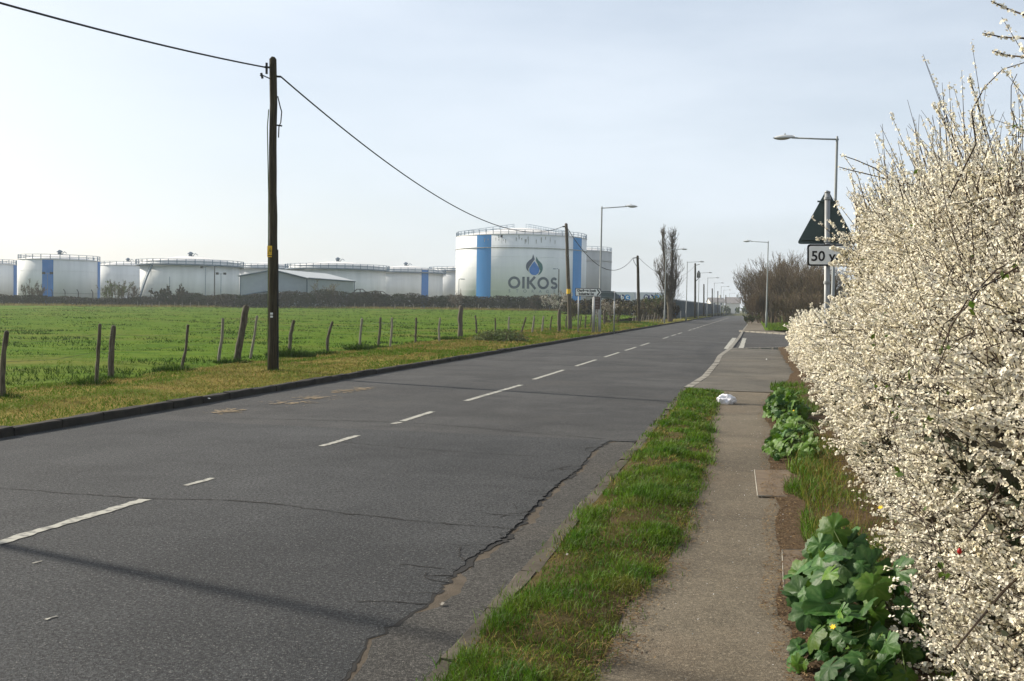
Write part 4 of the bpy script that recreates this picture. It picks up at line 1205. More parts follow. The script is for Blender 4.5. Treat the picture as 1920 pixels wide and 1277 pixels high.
# ------------------------------------------------------------------ street lamps
def lamp_proto():
    root = empty('street_lamp')
    mb = MB().tube([(0, 0, -0.2), (0, 0, 1.35), (0, 0, 1.5), (0, 0, 7.9), (0, 0, 8.02)], [0.095, 0.095, 0.065, 0.045, 0.035], 12); mb.build('column', M_LAMPC, root, smooth=True)
    MB().box((-0.035, -0.099, 0.4), (0.035, -0.09, 0.95)).build('access_door', M_LAMPC, root)
    MB().tube([(-0.06, 0, 7.9), (0.6, 0, 7.93), (1.6, 0, 7.99)], [0.032, 0.03, 0.03], 8).build('arm', M_LAMPC, root, smooth=True)
    # hood: boat-shaped shell, blunt at the arm
    vs, fs = [], []; n, k = 10, 10
    for i in range(n + 1):
        t = i / n; x = 1.5 + 0.78 * t
        w = 0.135 * math.sin(math.pi * min(1, 0.16 + 0.80 * t)) ** 0.6; hgt = 0.12 * math.sin(math.pi * (0.18 + 0.80 * t)) ** 0.6
        for j in range(k + 1):
            a = math.pi * j / k
            vs.append((x, w * math.cos(a), 7.985 + hgt * math.sin(a)))
    for i in range(n):
        for j in range(k):
            q = i * (k + 1) + j; fs.append((q, q + 1, q + k + 2, q + k + 1))
    fs.append(tuple(range(k + 1))); fs.append(tuple(n * (k + 1) + j for j in range(k, -1, -1)))
    hd = MB().add(vs, fs).build('lamp_head', M_LAMPH, root, smooth=True)
    mb = MB(); vs = []; fs = []
    for i in range(9):
        t = i / 8; x = 1.68 + 0.56 * t; w = 0.115 * math.sin(math.pi * (0.12 + 0.78 * t)) ** 0.5; dp = 0.075 * math.sin(math.pi * (0.05 + 0.9 * t)) ** 0.6
        for j in range(7):
            a = math.pi * j / 6; vs.append((x, w * math.cos(a), 7.984 - dp * math.sin(a)))
    for i in range(8):
        for j in range(6):
            q = i * 7 + j; fs.append((q, q + 7, q + 8, q + 1))
    mb.add(vs, fs); mb.build('lens', M_LENS, hd, smooth=True)
    MB().lathe([(0.03, 0), (0.03, 0.05), (0.012, 0.07)], (1.85, 0, 8.09), 8).build('light_sensor', M_LAMPC, hd)
    return root
lp = lamp_proto()
_sa, _sb = G(0, 1050), G(860, 1165); _sl = math.cos(SUN_AZ) / -math.sin(SUN_AZ)
_ly = 0.5 * (_sa.y + _sl * (_sa.x + 9.85) + _sb.y + _sl * (_sb.x + 9.85))
lamps = [(-9.85, _ly, 0, 'street lamp whose shadow crosses the road at the bottom of the picture')]
for px, d, lab in ((1124.5, 66.8, 'tall street lamp standing beside the arrow direction sign'), (1246, 114.8, 'street lamp in front of the bare poplar'),
                   (1286.5, 145, 'street lamp just left of the transformer pole'), (1309, 188, 'street lamp just right of the transformer pole'),
                   (1325.5, 218, 'fifth street lamp along the left verge from the direction sign'), (1338, 260, 'sixth street lamp along the left verge from the direction sign'),
                   (1351, 300, 'seventh street lamp along the left verge from the direction sign'), (1356, 352, 'eighth street lamp along the left verge from the direction sign'),
                   (1367, 425, 'farthest street lamp along the left verge, faint before the pale house')):
    p = P(px, 590, d); lamps.append((p.x, p.y, 0, lab))
r1p = P(1560.5, 590, 40.5); r2p = P(1437, 590, 101)
lamps += [(r1p.x, r1p.y, math.pi, 'street lamp rising behind the triangular sign beside the blossoming hedge'), (r2p.x, r2p.y, math.pi, 'pale street lamp in front of the brown thicket')]
for i, (x, y, rz, lab) in enumerate(lamps):
    o = lp if i == 0 else copy_tree(lp)
    o.location = (x, y, 0.1); o.rotation_euler = (0, 0, rz + random.Random(i).uniform(-.06, .06))
    tag(o, lab, 'street lamp', 'street lamps along the road')

# ------------------------------------------------------------------ signs
def plate(poly, origin, ux, uz, nrm, thick):
    o_, a, b, n = Vector(origin), Vector(ux), Vector(uz), Vector(nrm)
    return MB().prism(poly, lambda u, v, w: o_ + a * u + b * v + n * w, thick)
ys_ = 64.0
sp = P(1102, 620, ys_); sp.z = 0.12
ds = empty('direction_sign', sp); tag(ds, 'white arrow direction sign reading Charfleets South Industrial Est on two posts', 'road sign')
ux = Vector((1, 0.06, 0)).normalized(); nz = Vector((0.06, -1, 0)).normalized(); UZ = Vector((0, 0, 1))
cz = P(1102, 548, ys_).z - 0.12
w2, h2 = 0.80, 0.245
outer = [(-w2, -h2), (w2 - 0.12, -h2), (w2 + 0.03, 0), (w2 - 0.12, h2), (-w2, h2)]
def inset(poly, d):
    c = (sum(p[0] for p in poly) / len(poly), sum(p[1] for p in poly) / len(poly))
    return [(p[0] - math.copysign(min(d, abs(p[0] - c[0])), p[0] - c[0]), p[1] - (math.copysign(d, p[1] - c[1]) if abs(p[1] - c[1]) > 0.05 else 0)) for p in poly]
pn = plate(outer, UZ * cz, ux, UZ, nz, 0.03).build('panel', M_SIGNK, ds)
plate(inset(outer, 0.035), UZ * cz + nz * 0.0305, ux, UZ, nz, 0.004).build('white_face', M_SIGNW, pn)
mb = MB()
for q in stroke([(w2 - 0.26, 0.185), (w2 - 0.12, 0.0), (w2 - 0.26, -0.185)], 0.085): mb.add([UZ * cz + nz * 0.038 + ux * u + UZ * v for u, v in q], [(0, 1, 2, 3)])
mb.build('chevron', M_SIGNK, pn)
for txt, vv, uu in (('Charfleets South', 0.095, -0.12), ('Industrial Est', -0.105, -0.12)):
    me = text_mesh(txt, 0.195, 0.010)
    xs = [v.co.x for v in me.vertices]; k = (1.16 if vv > 0 else 0.94) / (max(xs) - min(xs)); cxm = (max(xs) + min(xs)) / 2
    map_mesh(me, lambda u, v, w: UZ * cz + nz * 0.038 + ux * (uu + (u - cxm) * k) + UZ * (vv + v))
    link('lettering', me, M_SIGNK, pn)
for u in (-0.6, 0.36):
    p = ux * u - nz * 0.05
    MB().tube([p - UZ * 0.2, p + UZ * (cz + h2 - 0.02)], 0.042, 10).build('post', M_GALV, ds, smooth=True)
# brown panel on three thin posts
bs_ = P(1118, 620, 65.2); bs_.z = 0.12
br = empty('brown_sign', bs_); tag(br, 'narrow brown sign with white lettering on three thin posts below the direction sign', 'road sign')
zt, zb = P(1118, 557, 65.2).z - 0.12, P(1118, 580, 65.2).z - 0.12
bw = 0.21
plate([(-bw, zb), (bw, zb), (bw, zt), (-bw, zt)], (0, 0, 0), ux, UZ, nz, 0.03).build('panel', M_BROWN, br)
bp_ = br.children[-1]
for k in range(4):
    vv = zt - 0.1 - k * 0.17
    plate([(-0.15, vv - 0.02), (0.13 - 0.05 * (k % 2), vv - 0.02), (0.13 - 0.05 * (k % 2), vv + 0.02), (-0.15, vv + 0.02)], nz * 0.031, ux, UZ, nz, 0.003).build('faded_line', mat('faded_white', (0.24, 0.2, 0.19), 0.7), bp_)
for u in (-0.24, -0.11, 0.0, 0.11):
    MB().tube([ux * u - nz * 0.04 - UZ * 0.2, ux * u - nz * 0.04 + UZ * (zt + (0.06 if u > -0.2 else -0.02))], 0.025 if u > -0.2 else 0.04, 8).build('post', M_GALV, br, smooth=True)
# back of the arrow sign that faces the other way
gs = P(1152, 620, 68); gs.z = 0.12
gr = empty('sign_back', gs); tag(gr, 'grey-green back of an arrow sign with one post, behind the white arrow sign', 'road sign')
z0, z1 = P(1150, 560, 68).z - 0.12, P(1150, 546, 68).z - 0.12
x0, x1 = -1.15, 0.28
plate([(x0, z0), (x1 - 0.0, z0), (x1, z0 + 0.1), (x1 - 0.32, z1), (x0, z1)], (0, 0, 0), ux, UZ, -nz, 0.03).build('panel', M_SIGNG2, gr)
for u in (-0.95, -0.03):
    MB().tube([ux * u + nz * 0.05 - UZ * 0.2, ux * u + nz * 0.05 + UZ * z1], 0.042, 10).build('post', M_GALV, gr, smooth=True)
for v in (z0 + 0.1, z1 - 0.1):
    MB().tube([ux * (x0 + .05) + nz * 0.02 + UZ * v, ux * (x1 - 0.2) + nz * 0.02 + UZ * v], 0.018, 4).build('stiffening_rail', M_GALV, gr)

# triangular warning sign (seen from behind) with its 50 yds plate, at the hedge
yt = 16.8
tb = P(1553.5, 625, yt); tb.z = 0.06
ts = empty('warning_sign', tb); tag(ts, 'triangular road sign seen from behind above a 50 yds plate, half in the hedge', 'road sign')
def W(px, py): return P(px, py, yt) - tb
ztop = W(1554, 362).z
dirl = (W(1555, 365) - W(1553.5, 620)); dirl = dirl / dirl.z
MB().tube([Vector((0, 0, -0.2)), dirl * (ztop * 0.52), dirl * (ztop * 0.525), dirl * ztop], [0.045, 0.045, 0.041, 0.041], 14).build('post', M_GALV, ts, smooth=True)
MB().lathe([(0.043, 0), (0.045, 0.02), (0.02, 0.035)], dirl * ztop, 14).build('post_cap', M_GALV, ts, smooth=True)
def rounded(poly, r, n=5):
    out = []; N_ = len(poly)
    for i in range(N_):
        a, b, c = Vector(poly[i - 1]), Vector(poly[i]), Vector(poly[(i + 1) % N_])
        d1, d2 = (a - b).normalized(), (c - b).normalized()
        p, q = b + d1 * r, b + d2 * r
        for k in range(n + 1):
            t = k / n; out.append(tuple(p * (1 - t) ** 2 + b * 2 * t * (1 - t) + q * t * t))
    return out
pr_ = lambda q: (q.x, q.z)
tri = [pr_(W(1494, 457)), pr_(W(1608, 457)), pr_(W(1551.5, 352))]
MB().prism(rounded(tri, 0.07), lambda u, v, w: (u, 0.07 + w, v), 0.012).build('triangle_plate', M_SIGNG, ts)
tp = ts.children[-1]
MB().prism(rounded(tri, 0.07), lambda u, v, w: (u * 0.985 + 0.0, 0.083 + w, v), 0.004).build('triangle_front', M_SIGNW, tp)
for va in (377, 449):
    a, b = W(1553 - (20 if va < 400 else 50), va), W(1553 + (20 if va < 400 else 50), va)
    MB().tube([(a.x, 0.06, a.z), (b.x, 0.06, b.z)], 0.014, 6).build('stiffening_channel', M_SIGNG, ts)
for va in (372, 452, 530):
    q = W(1554, va)
    MB().lathe([(0.049, -0.022), (0.053, -0.018), (0.053, 0.018), (0.049, 0.022)], dirl * q.z, 14).build('clamp', M_GALV, ts)
pq = [pr_(W(1513, 499)), pr_(W(1597, 499)), pr_(W(1597, 458.5)), pr_(W(1513, 458.5))]
MB().prism(rounded(pq, 0.05), lambda u, v, w: (u, -0.07 + w, v), 0.015).build('distance_plate', M_SIGNK, ts)
dp_ = ts.children[-1]
pq2 = [pr_(W(1516.5, 496)), pr_(W(1593.5, 496)), pr_(W(1593.5, 461.8)), pr_(W(1516.5, 461.8))]
MB().prism(rounded(pq2, 0.035), lambda u, v, w: (u, -0.074 + w, v), 0.003).build('white_face', M_SIGNW, dp_)
me = text_mesh('50 yds', 0.2, 0.004)
xs = [v.co.x for v in me.vertices]; yv = [v.co.y for v in me.vertices]
a, b = W(1521, 479), W(1589, 479); kx = (b.x - a.x) / (max(xs) - min(xs)); zz = W(1540, 479).z
kz = (W(1530, 469.5).z - W(1530, 488).z) / 0.142
map_mesh(me, lambda u, v, w: Vector((a.x + (u - min(xs)) * kx, -0.0775, zz + (v - 0.02) * kz)))
link('lettering', me, M_SIGNK, dp_)

# far roadside boards
fb = P(1270, 600, 150); fb.z = 0.1
bo = empty('notice_board', fb); tag(bo, 'slate notice board with a small blue panel on two posts left of the slate fence', 'sign')
zt, zb = P(1270, 566, 150).z - 0.1, P(1270, 580, 150).z - 0.1
MB().box((-0.35, -0.02, zb - 0.2), (0.62, 0.02, zt)).build('panel', M_PALIS, bo)
z = P(1270, 585, 150).z - 0.1
MB().box((-0.40, -0.03, z - 0.3), (0.05, 0.0, z + 0.3)).build('blue_panel', M_BSIGN, bo)
MB().box((-0.38, -0.036, z - 0.22), (-0.02, -0.031, z - 0.08)).build('white_band', M_SIGNW, bo)
for u in (-0.4, 0.45):
    MB().tube([(u, 0.05, -0.2), (u, 0.05, zt)], 0.05, 8).build('post', M_GALV, bo)

mk = G(1487.5, 630, 0.09)
ob = empty('marker_post', mk); tag(ob, 'orange and black marker post at the side road corner', 'marker post')
MB().tube([(0, 0, -0.1), (0, 0, 0.36)], 0.055, 10).build('black_foot', M_SIGNK, ob)
MB().tube([(0, 0, 0.36), (0, 0, 1.06), (0, 0, 1.1)], [0.06, 0.06, 0.04], 10).build('orange_shaft', M_ORANGE, ob)

# ------------------------------------------------------------------ roadside fence of old posts
rf_ = empty('roadside_fence', (-13, 40, 0.1)); tag(rf_, 'line of weathered leaning wooden fence posts between verge and field', 'fence')
posts = [((5, 746), (12.5, 623), 10, 0), ((180, 720), (187.4, 609), 7.5, 0), ((208.7, 709), (213.4, 613), 11, 1), ((340, 693.5), (352, 610), 6, 0), ((408.8, 677), (418, 598), 6, 2),
         ((443, 677), (460.4, 575), 13, 1), ((469, 672.5), (482, 593), 5, 2), ((543, 658), (551.5, 602), 7.5, 0), ((614.6, 659), (623, 604), 6, 0), ((674.7, 647), (679, 598), 5, 2),
         ((708.6, 649), (713, 596), 5, 0), ((731, 651), (735, 597), 4.5, 2), ((778.7, 643), (780.7, 596.6), 4.5, 0), ((824, 640), (825, 597), 4, 2), ((863.4, 633.5), (864, 575), 9.5, 3),
         ((893, 624), (891, 592), 3.5, 0), ((928, 620), (928.5, 597), 3.2, 0), ((954, 620), (955, 594.5), 3.5, 2), ((976.4, 625), (985.8, 595), 3.5, 0), ((996.7, 625), (1001.4, 593.6), 4, 2),
         ((1016, 623.7), (1019, 594), 4, 2), ((1031.8, 622.7), (1035, 593.6), 3, 0), ((1048, 623.7), (1049, 581), 6.5, 3), ((1062, 618), (1062.5, 592.7), 3.2, 0), ((1085, 619), (1090, 592), 2.6, 0),
         ((1096, 618), (1098, 593.6), 3, 0), ((1106, 616), (1109.5, 592), 2.8, 0), ((1133.8, 609.6), (1133.5, 581), 4.5, 1), ((1143, 608), (1143, 590), 2, 0), ((1158, 607), (1157, 589), 2, 0)]
tops = []
for i, (b, t, w, kind) in enumerate(posts):
    rg = random.Random(100 + i)
    g = G(b[0], b[1], 0.11); q = P(t[0], t[1], g.y)
    dpt = (g - EYE).dot(-Vector((cam.matrix_world.col[2][:3])))
    r = w / 2 / F_PX * dpt
    n = 7; pts = []; rr = []
    bow = rg.uniform(-0.04, 0.04) * (2.2 if i in (8, 7) else 1)
    for k in range(n + 1):
        s = k / n; p = g.lerp(q, s); p.x += bow * math.sin(math.pi * s) + rg.uniform(-1, 1) * r * 0.18; p.y += rg.uniform(-1, 1) * r * 0.2
        if k == 0: p.z -= 0.15
        pts.append(p - rf_.location); rr.append(r * rg.uniform(0.88, 1.12) * (1.0 - 0.12 * s))
    pts.append(pts[-1] + Vector((rg.uniform(-.3, .3) * r, 0, r * 0.5))); rr.append(r * 0.55)
    mb = MB().tube(pts, rr, 9 if kind in (1, 3) else 7)
    mb.build('post', {0: M_WOOD, 1: M_WOOD, 2: M_WOODG, 3: M_POLE2}[kind], rf_, smooth=kind in (1, 3))
    tops.append((g, q))
for s in (0.55, 0.85):
    mb = MB(); pts = []
    for (g, q) in tops:
        pts.append(g.lerp(q, s) - rf_.location)
    for a, b in zip(pts[:-1], pts[1:]):
        mid = a.lerp(b, 0.5) - UZ * 0.06; mb.tube([a, mid, b], 0.0025, 4, cap=False)
    mb.build('wire', M_BLACK, rf_)

# ------------------------------------------------------------------ beyond the field: scrub, poplar, trailers, slate fence, houses
def nbc(root, x, z, y, k):
    # dark disc cluster with white letters n b and a light blue disc with c
    for dx, m in ((0.0, M_NBCD), (0.62, M_NBCD), (1.26, M_NBCL)):
        MB().add([(x + dx * k + 0.36 * k * math.cos(a), y - (0.004 if m is M_NBCL else 0.0) - dx * 0.002, z + 0.37 * k * math.sin(a)) for a in [2 * math.pi * i / 24 for i in range(24)]], [tuple(range(24))]).build('logo_disc', m, root)
    for ch, dx in (('n', 0.0), ('b', 0.62), ('c', 1.26)):
        me = text_mesh(ch, 0.78 * k, 0.035 * k)
        map_mesh(me, lambda u, v, w: Vector((x + dx * k + u, y - 0.02, z + v + (0.07 * k if ch != 'b' else 0.0))))
        link('logo_letter', me, M_SIGNW, root)
def trailer(label, px0, px1, dist, ztop_py, logo_px, seed):
    a, b = P(px0, 560, dist), P(px1, 560, dist)
    L_ = b.x - a.x; zt = P(px0, ztop_py, dist).z
    root = empty('lorry_trailer', (a.x, a.y, 0.3)); tag(root, label, 'trailer', 'trailers parked beyond the scrub')
    H_ = zt - 0.3
    MB().box((0, 0, 1.1), (L_, 2.5, H_)).build('box_body', M_TRAIL, root, bevel=0.12)
    MB().box((0.3, 0.3, 0.8), (L_ - 0.3, 2.2, 1.1)).build('chassis', M_BLACK, root)
    for k in range(3):
        for yy in (0.02, 2.2):
            MB().tube([(L_ - 1.2 - k * 1.15, yy, 0.5), (L_ - 1.2 - k * 1.15, yy + 0.3, 0.5)], 0.5, 16).build('wheel', M_TYRE, root)
    zc = P(logo_px, 557.5, dist).z - 0.3
    xc = P(logo_px, 557.5, dist).x - a.x
    nbc(root, xc, zc, -0.012, 1.3)
    return root
trailer('pale lorry trailer with blue nbc logo seen right of the arrow sign back', 1120, 1190, 172, 546.5, 1157.5, 1)
trailer('pale lorry trailer with blue nbc logo partly behind the green bush', 1193, 1262, 176, 547.5, 1212, 2)
van('pale car parked before the trailers, above the scrub', 1187, 570, 165, 4.2, 0.1, 'car', tall=1.9)

# poplar, two main stems, bare upswept branches
def poplar():
    rng = random.Random(71); out = []
    yb = 128.0
    b = P(1257, 600, yb); b.z = 0.1
    root = empty('poplar_tree', b); tag(root, 'tall bare poplar with two upswept main stems', 'tree')
    def Q(px, py): return P(px, py, yb) - b
    main = [[(1256, 606), (1255, 580), (1252, 555), (1248, 520), (1246, 485), (1243, 455), (1242, 441)], [(1257, 606), (1257, 575), (1258, 545), (1260, 510), (1261, 480), (1261, 458), (1261, 444)],
            [(1254, 572), (1246, 545), (1240, 525), (1233, 508)], [(1257, 570), (1265, 548), (1268, 520), (1268, 490)]]
    for mi, path in enumerate(main):
        pts = [Q(*p) for p in path]; n = len(pts)
        for i in range(n - 1):
            r0 = (0.26 if mi < 2 else 0.13) * (1 - i / n) + 0.03; r1 = (0.26 if mi < 2 else 0.13) * (1 - (i + 1) / n) + 0.03
            pts[i + 1].y += rng.uniform(-0.2, 0.2)
            out.append((*pts[i], *pts[i + 1], r0, r1))
            if i >= 1 or mi > 1:
                for k in range(20 if mi < 2 else 12):
                    p = pts[i].lerp(pts[i + 1], rng.random()); a = rng.uniform(0, 2 * math.pi)
                    hfrac = p.z / 11.0
                    d = Vector((math.cos(a), math.sin(a), 1.15 + hfrac))
                    grow(rng, p, d, rng.uniform(0.9, 1.75) * (1.15 - 0.75 * hfrac), 0.03, 2, out, 3, 0.55, 0.36, 0.64, 3, 0.12, 0.011)
    S = np.array(out); th = S[:, 6] > 0.02
    link('trunk', segs_mesh('trunk', S[th], 6), M_TWIGG, root)
    link('crown', segs_mesh('crown', S[~th], 3), M_TWIGG, root)
poplar()
def road_scrub(name, label, px, dist, top_py, width_px, seed, tw, leaf, nleaf, ls, x=None, stems=10, split=4, lname='leaves', z=0.1, group='scrub beyond the field corner', spread=0.6):
    p = P(px, 590, dist); h = P(px, top_py, dist).z - z
    return shrub(name, label, 'bush', (p.x, p.y, z), h, width_px / F_PX * dist, seed, tw, stems=stems, lv=3, split=split, leaf=leaf, nleaf=nleaf, lsize=ls, minr=0.012, group=group, leafname=lname, spread=spread)
M_BUD = mat('bud_brown', (0.13, 0.10, 0.055), 0.85, col2=(0.10, 0.11, 0.035), scale=1.0, island=0.4)
road_scrub('thorn_bush', 'brown scrub with pale blossom below the back of the arrow sign', 1128, 118, 558, 60, 41, M_TWIG, M_BLOSF, 900, 0.07, lname='blossom')
road_scrub('thorn_bush', 'brown tangled scrub left of the dark pole below the trailers', 1165, 122, 562, 62, 42, M_TWIG, M_BUD, 1600, 0.09)
road_scrub('thorn_bush', 'tangled bramble scrub at the foot of the dark telegraph pole', 1192, 126, 568, 54, 43, M_TWIG, M_BUD, 1600, 0.09)
road_scrub('thorn_bush', 'brown bushy scrub in front of the second trailer', 1216, 132, 560, 48, 44, M_TWIG, M_BUD, 1600, 0.09)
road_scrub('leafy_bush', 'fresh green bush left of the poplar trunk', 1234, 134, 551, 40, 45, M_TWIG, M_LEAFG, 3800, 0.11)
road_scrub('thorn_bush', 'dark bush around the foot of the poplar', 1254, 131, 565, 46, 46, M_TWIG, M_LEAFD, 2200, 0.11)
road_scrub('thorn_bush', 'dark scrub behind the brown leaning pole base', 1088, 112, 564, 50, 47, M_TWIG, M_BUD, 1200, 0.09)
road_scrub('bramble_bush', 'low pale scrub below the trailer with twigs reaching the grass', 1146, 98, 588, 50, 48, M_TWIG, M_BUD, 600, 0.06, stems=7)
hedge_mass('scrub_bank', [(1060, 571, 150), (1100, 566, 150), (1150, 564, 150), (1200, 565, 148), (1240, 566, 146), (1262, 572, 144)], 15000, 0.13, M_LEAFD, 'dark scrub bank filling behind the roadside bushes')
# leaning pale pales
pf = empty('paling_fence', P(1228, 598, 116)); tag(pf, 'short row of pale leaning paling stakes before the scrub', 'fence')
for i in range(12):
    p = P(1186 + i * 4.9, 597, 116) - pf.location; p.z = -pf.location.z + 0.1
    hgt = rnd.uniform(0.7, 1.2)
    MB().tube([p, p + Vector((rnd.uniform(0.05, 0.3), rnd.uniform(-.1, .1), hgt))], [0.05, 0.04], 6).build('stake', M_WOODG, pf)

# slate fence along the yard further on: separate sheets between posts
sfn = empty('slate_fence', (-12.4, 165, 0.1)); tag(sfn, 'long slate-coloured sheet fence lining the far left side of the road', 'fence')
ph = MB()
vs = []; fs = []
for k in range(13):
    x_ = k * 3.0 / 12; o_ = 0.05 if k % 2 else 0.0
    vs += [(o_, x_, 0), (o_, x_, 3.0)]
fs = [(2 * k, 2 * k + 2, 2 * k + 3, 2 * k + 1) for k in range(12)]
pm = MB().add(vs, fs).mesh('fence_sheet')
pm2 = MB().box((-0.06, -0.06, 0), (0.06, 0.06, 3.15)).mesh('fence_post')
for i in range(80):
    o = link('fence_sheet', pm, M_PALIS, sfn); o.location = (0, i * 3.05, 0)
    o = link('fence_post', pm2, M_PALIS, sfn); o.location = (0.1, i * 3.05 - 0.025, 0)
for i in range(1):
    o = link('fence_sheet', pm, M_PALIS, sfn); o.location = (-3.05 * i, 0, 0); o.rotation_euler = (0, 0, math.pi / 2)

# houses beyond the end of the road
def house(label, px, dist, wpx, eave_py, ridge_py, m_wall, m_roof, rz=0.0, chim=True):
    p = P(px, 585, dist); w = wpx / F_PX * dist; eh = P(px, eave_py, dist).z; rh = P(px, ridge_py, dist).z
    root = empty('house', (p.x, p.y, 0), rz); tag(root, label, 'house', 'far houses at the end of the road')
    dp = 8.0
    vs = [(-w / 2, 0, 0), (w / 2, 0, 0), (w / 2, dp, 0), (-w / 2, dp, 0), (-w / 2, 0, eh), (w / 2, 0, eh), (w / 2, dp, eh), (-w / 2, dp, eh), (-w / 2, dp / 2, rh - .1), (w / 2, dp / 2, rh - .1)]
    MB().add(vs, [(0, 1, 5, 4), (2, 3, 7, 6), (1, 2, 6, 9, 5), (3, 0, 4, 8, 7)]).build('wall', m_wall, root)
    o_ = 0.4
    rv = [(-w / 2 - o_, -o_, eh - 0.1), (w / 2 + o_, -o_, eh - 0.1), (w / 2 + o_, dp / 2, rh), (-w / 2 - o_, dp / 2, rh), (w / 2 + o_, dp + o_, eh - 0.1), (-w / 2 - o_, dp + o_, eh - 0.1)]
    rf = MB().add(rv, [(0, 1, 2, 3), (3, 2, 4, 5)]).build('roof', m_roof, root)
    if chim:
        MB().box((w * 0.25, dp / 2 - 0.4, rh - 0.6), (w * 0.25 + 0.9, dp / 2 + 0.4, rh + 1.2)).build('chimney', m_wall, rf)
    n = max(2, int(w / 3.2))
    for k in range(n):
        for z in ((1.0, 2.3), (3.6, 4.8)):
            if z[1] > eh - 0.2: continue
            x = -w / 2 + w * (k + 0.5) / n
            wd = MB().box((x - 0.6, -0.06, z[0]), (x + 0.6, 0.05, z[1])).build('window', M_SIGNW, root)
            MB().box((x - 0.5, -0.08, z[0] + 0.1), (x + 0.5, -0.062, z[1] - 0.1)).build('pane', M_GLASSV, wd)
house('pale rendered house with grey roof at the far end of the road', 1373, 470, 26, 568, 557, M_HWALL, M_HROOF)
house('far grey-roofed house left of the pale one, above the slate fence', 1345, 500, 26, 566, 558, M_HWALL, M_HROOF, 0.25)
house('far red-roofed house peeping out left of the brown thicket', 1408, 450, 22, 575, 565, M_HWALL, M_HRED, -0.2)
for i, (px, d, t, w, lab) in enumerate(((1350, 430, 572, 30, 'far hazy bush below the grey-roofed house'), (1372, 415, 574, 30, 'far hazy bush below the pale house'), (1393, 400, 575, 34, 'far hazy bush closing the end of the road'), (1416, 385, 572, 34, 'far hazy bush at the bend, beside the thicket'))):
    p = P(px, 585, d); h = P(px, t, d).z
    shrub('far_bush', lab, 'bush', (p.x, p.y, 0), h + 0.6, w / F_PX * d, 80 + i, M_TWIG, stems=7, lv=2, split=4, leaf=M_LEAFG, nleaf=1400, lsize=0.3, minr=0.03, group='far bushes at the road end')

# brown thicket on the right beyond the side road
thick_specs = [(1420, 150, 500, 52, 'leftmost brown bare bush of the thicket, leaning over the far road'), (1445, 140, 486, 66, 'tall brown bare bush just right of the pale street lamp'),
               (1470, 132, 478, 72, 'tallest bare bush in the middle of the brown thicket'), (1496, 126, 482, 76, 'bare brown bush right of the thicket middle'),
               (1524, 120, 488, 76, 'bare brown bush of the thicket directly left of the sign post'), (1552, 116, 500, 70, 'bare brown bush of the thicket behind the triangular sign'),
               (1432, 128, 540, 44, 'lower bare bush at the front of the thicket behind the lamp'), (1482, 112, 545, 60, 'lower bare bush in front of the thicket above the orange marker'), (1516, 106, 545, 60, 'lower bare bush at the right front of the thicket')]
for i, (px, d, t, w, lab) in enumerate(thick_specs):
    p = P(px, 590, d); h = P(px, t, d).z - 0.2
    shrub('bare_bush', lab, 'bush', (p.x, p.y, 0.2), h, w / F_PX * d * 1.1, 50 + i, M_TWIGR, stems=22, lv=3, split=5, leaf=M_BUD, nleaf=500, lsize=0.06, minr=0.012, group='brown thicket beyond the side road', spread=0.55, leafname='buds')
shrub('young_tree', 'thin bare sapling rising beside the pale street lamp', 'tree', tuple(P(1442, 590, 118).xy) + (0.2,), 7.2, 1.6, 67, M_TWIGR, stems=1, lv=3, split=3, minr=0.012, spread=0.35, upb=0.4)
hedge_mass('thicket_floor', [(1412, 560, 155), (1440, 545, 146), (1480, 540, 138), (1520, 540, 130), (1570, 545, 124)], 9000, 0.12, mat('thicket_dark', (0.075, 0.05, 0.034), 0.9, island=0.4), 'dense brown twig mass inside the thicket')
road_scrub('leafy_bush', 'yellow-green leafy clump at the left foot of the thicket', 1406, 120, 588, 24, 58, M_TWIG, M_LEAFG, 1200, 0.07, z=0.15, group='greenery at the thicket foot')

# ------------------------------------------------------------------ blossoming blackthorn hedge on the right
def flowers_mesh(name, C, Nn, r, cup=True):
    """five-petalled cups (6 vertices, 5 faces) or folded pairs of faces for the distant ones"""
    n = len(C)
    Nn = Nn / (np.linalg.norm(Nn, axis=1, keepdims=True) + 1e-9)
    ref = NR.normal(size=(n, 3)); u = np.cross(Nn, ref); u /= (np.linalg.norm(u, axis=1, keepdims=True) + 1e-9); w = np.cross(Nn, u)
    r = r[:, None]
    if cup:
        V = np.zeros((n, 6, 3)); V[:, 0] = C - Nn * r * 0.35
        for j in range(5):
            a = 2 * math.pi * j / 5; rr = r * NR.uniform(0.75, 1.15, (n, 1))
            V[:, 1 + j] = C + (u * math.cos(a) + w * math.sin(a)) * rr + Nn * r * NR.uniform(-0.1, 0.35, (n, 1))
        b = (np.arange(n) * 6)[:, None]
        Fc = np.concatenate([b + np.array([[0, 1 + j, 1 + (j + 1) % 5]]) for j in range(5)], 0)
        return np_mesh(name, V.reshape(-1, 3), Fc)
    V = np.stack([C - u * r, C + w * r * 0.9 + Nn * r * 0.5, C + u * r, C - w * r * 0.9 + Nn * r * 0.4], 1)
    b = (np.arange(n) * 4)[:, None]
    return np_mesh(name, V.reshape(-1, 3), np.concatenate([b + np.array([[0, 1, 2]]), b + np.array([[0, 2, 3]])], 0))

def hedge_face(y, z):
    lo = 0.80 + 0.12 * np.clip((y - 9) / 6, 0, 1)
    up = (0.42 - 0.06 * np.clip((y - 12.0) / 2.0, 0, 1)) * np.clip((z - 1.15) / 0.9, 0, 1) ** 1.2
    foot = (0.04 + 0.26 * np.clip((y - 5.3) / 1.5, 0, 1)) * np.clip((0.55 - z) / 0.5, 0, 1)
    return lo + up + foot + 0.34 * (vnoise(y, z, 1.3, 31) - 0.5) + 0.20 * (vnoise(y, z, 3.4, 32) - 0.5)

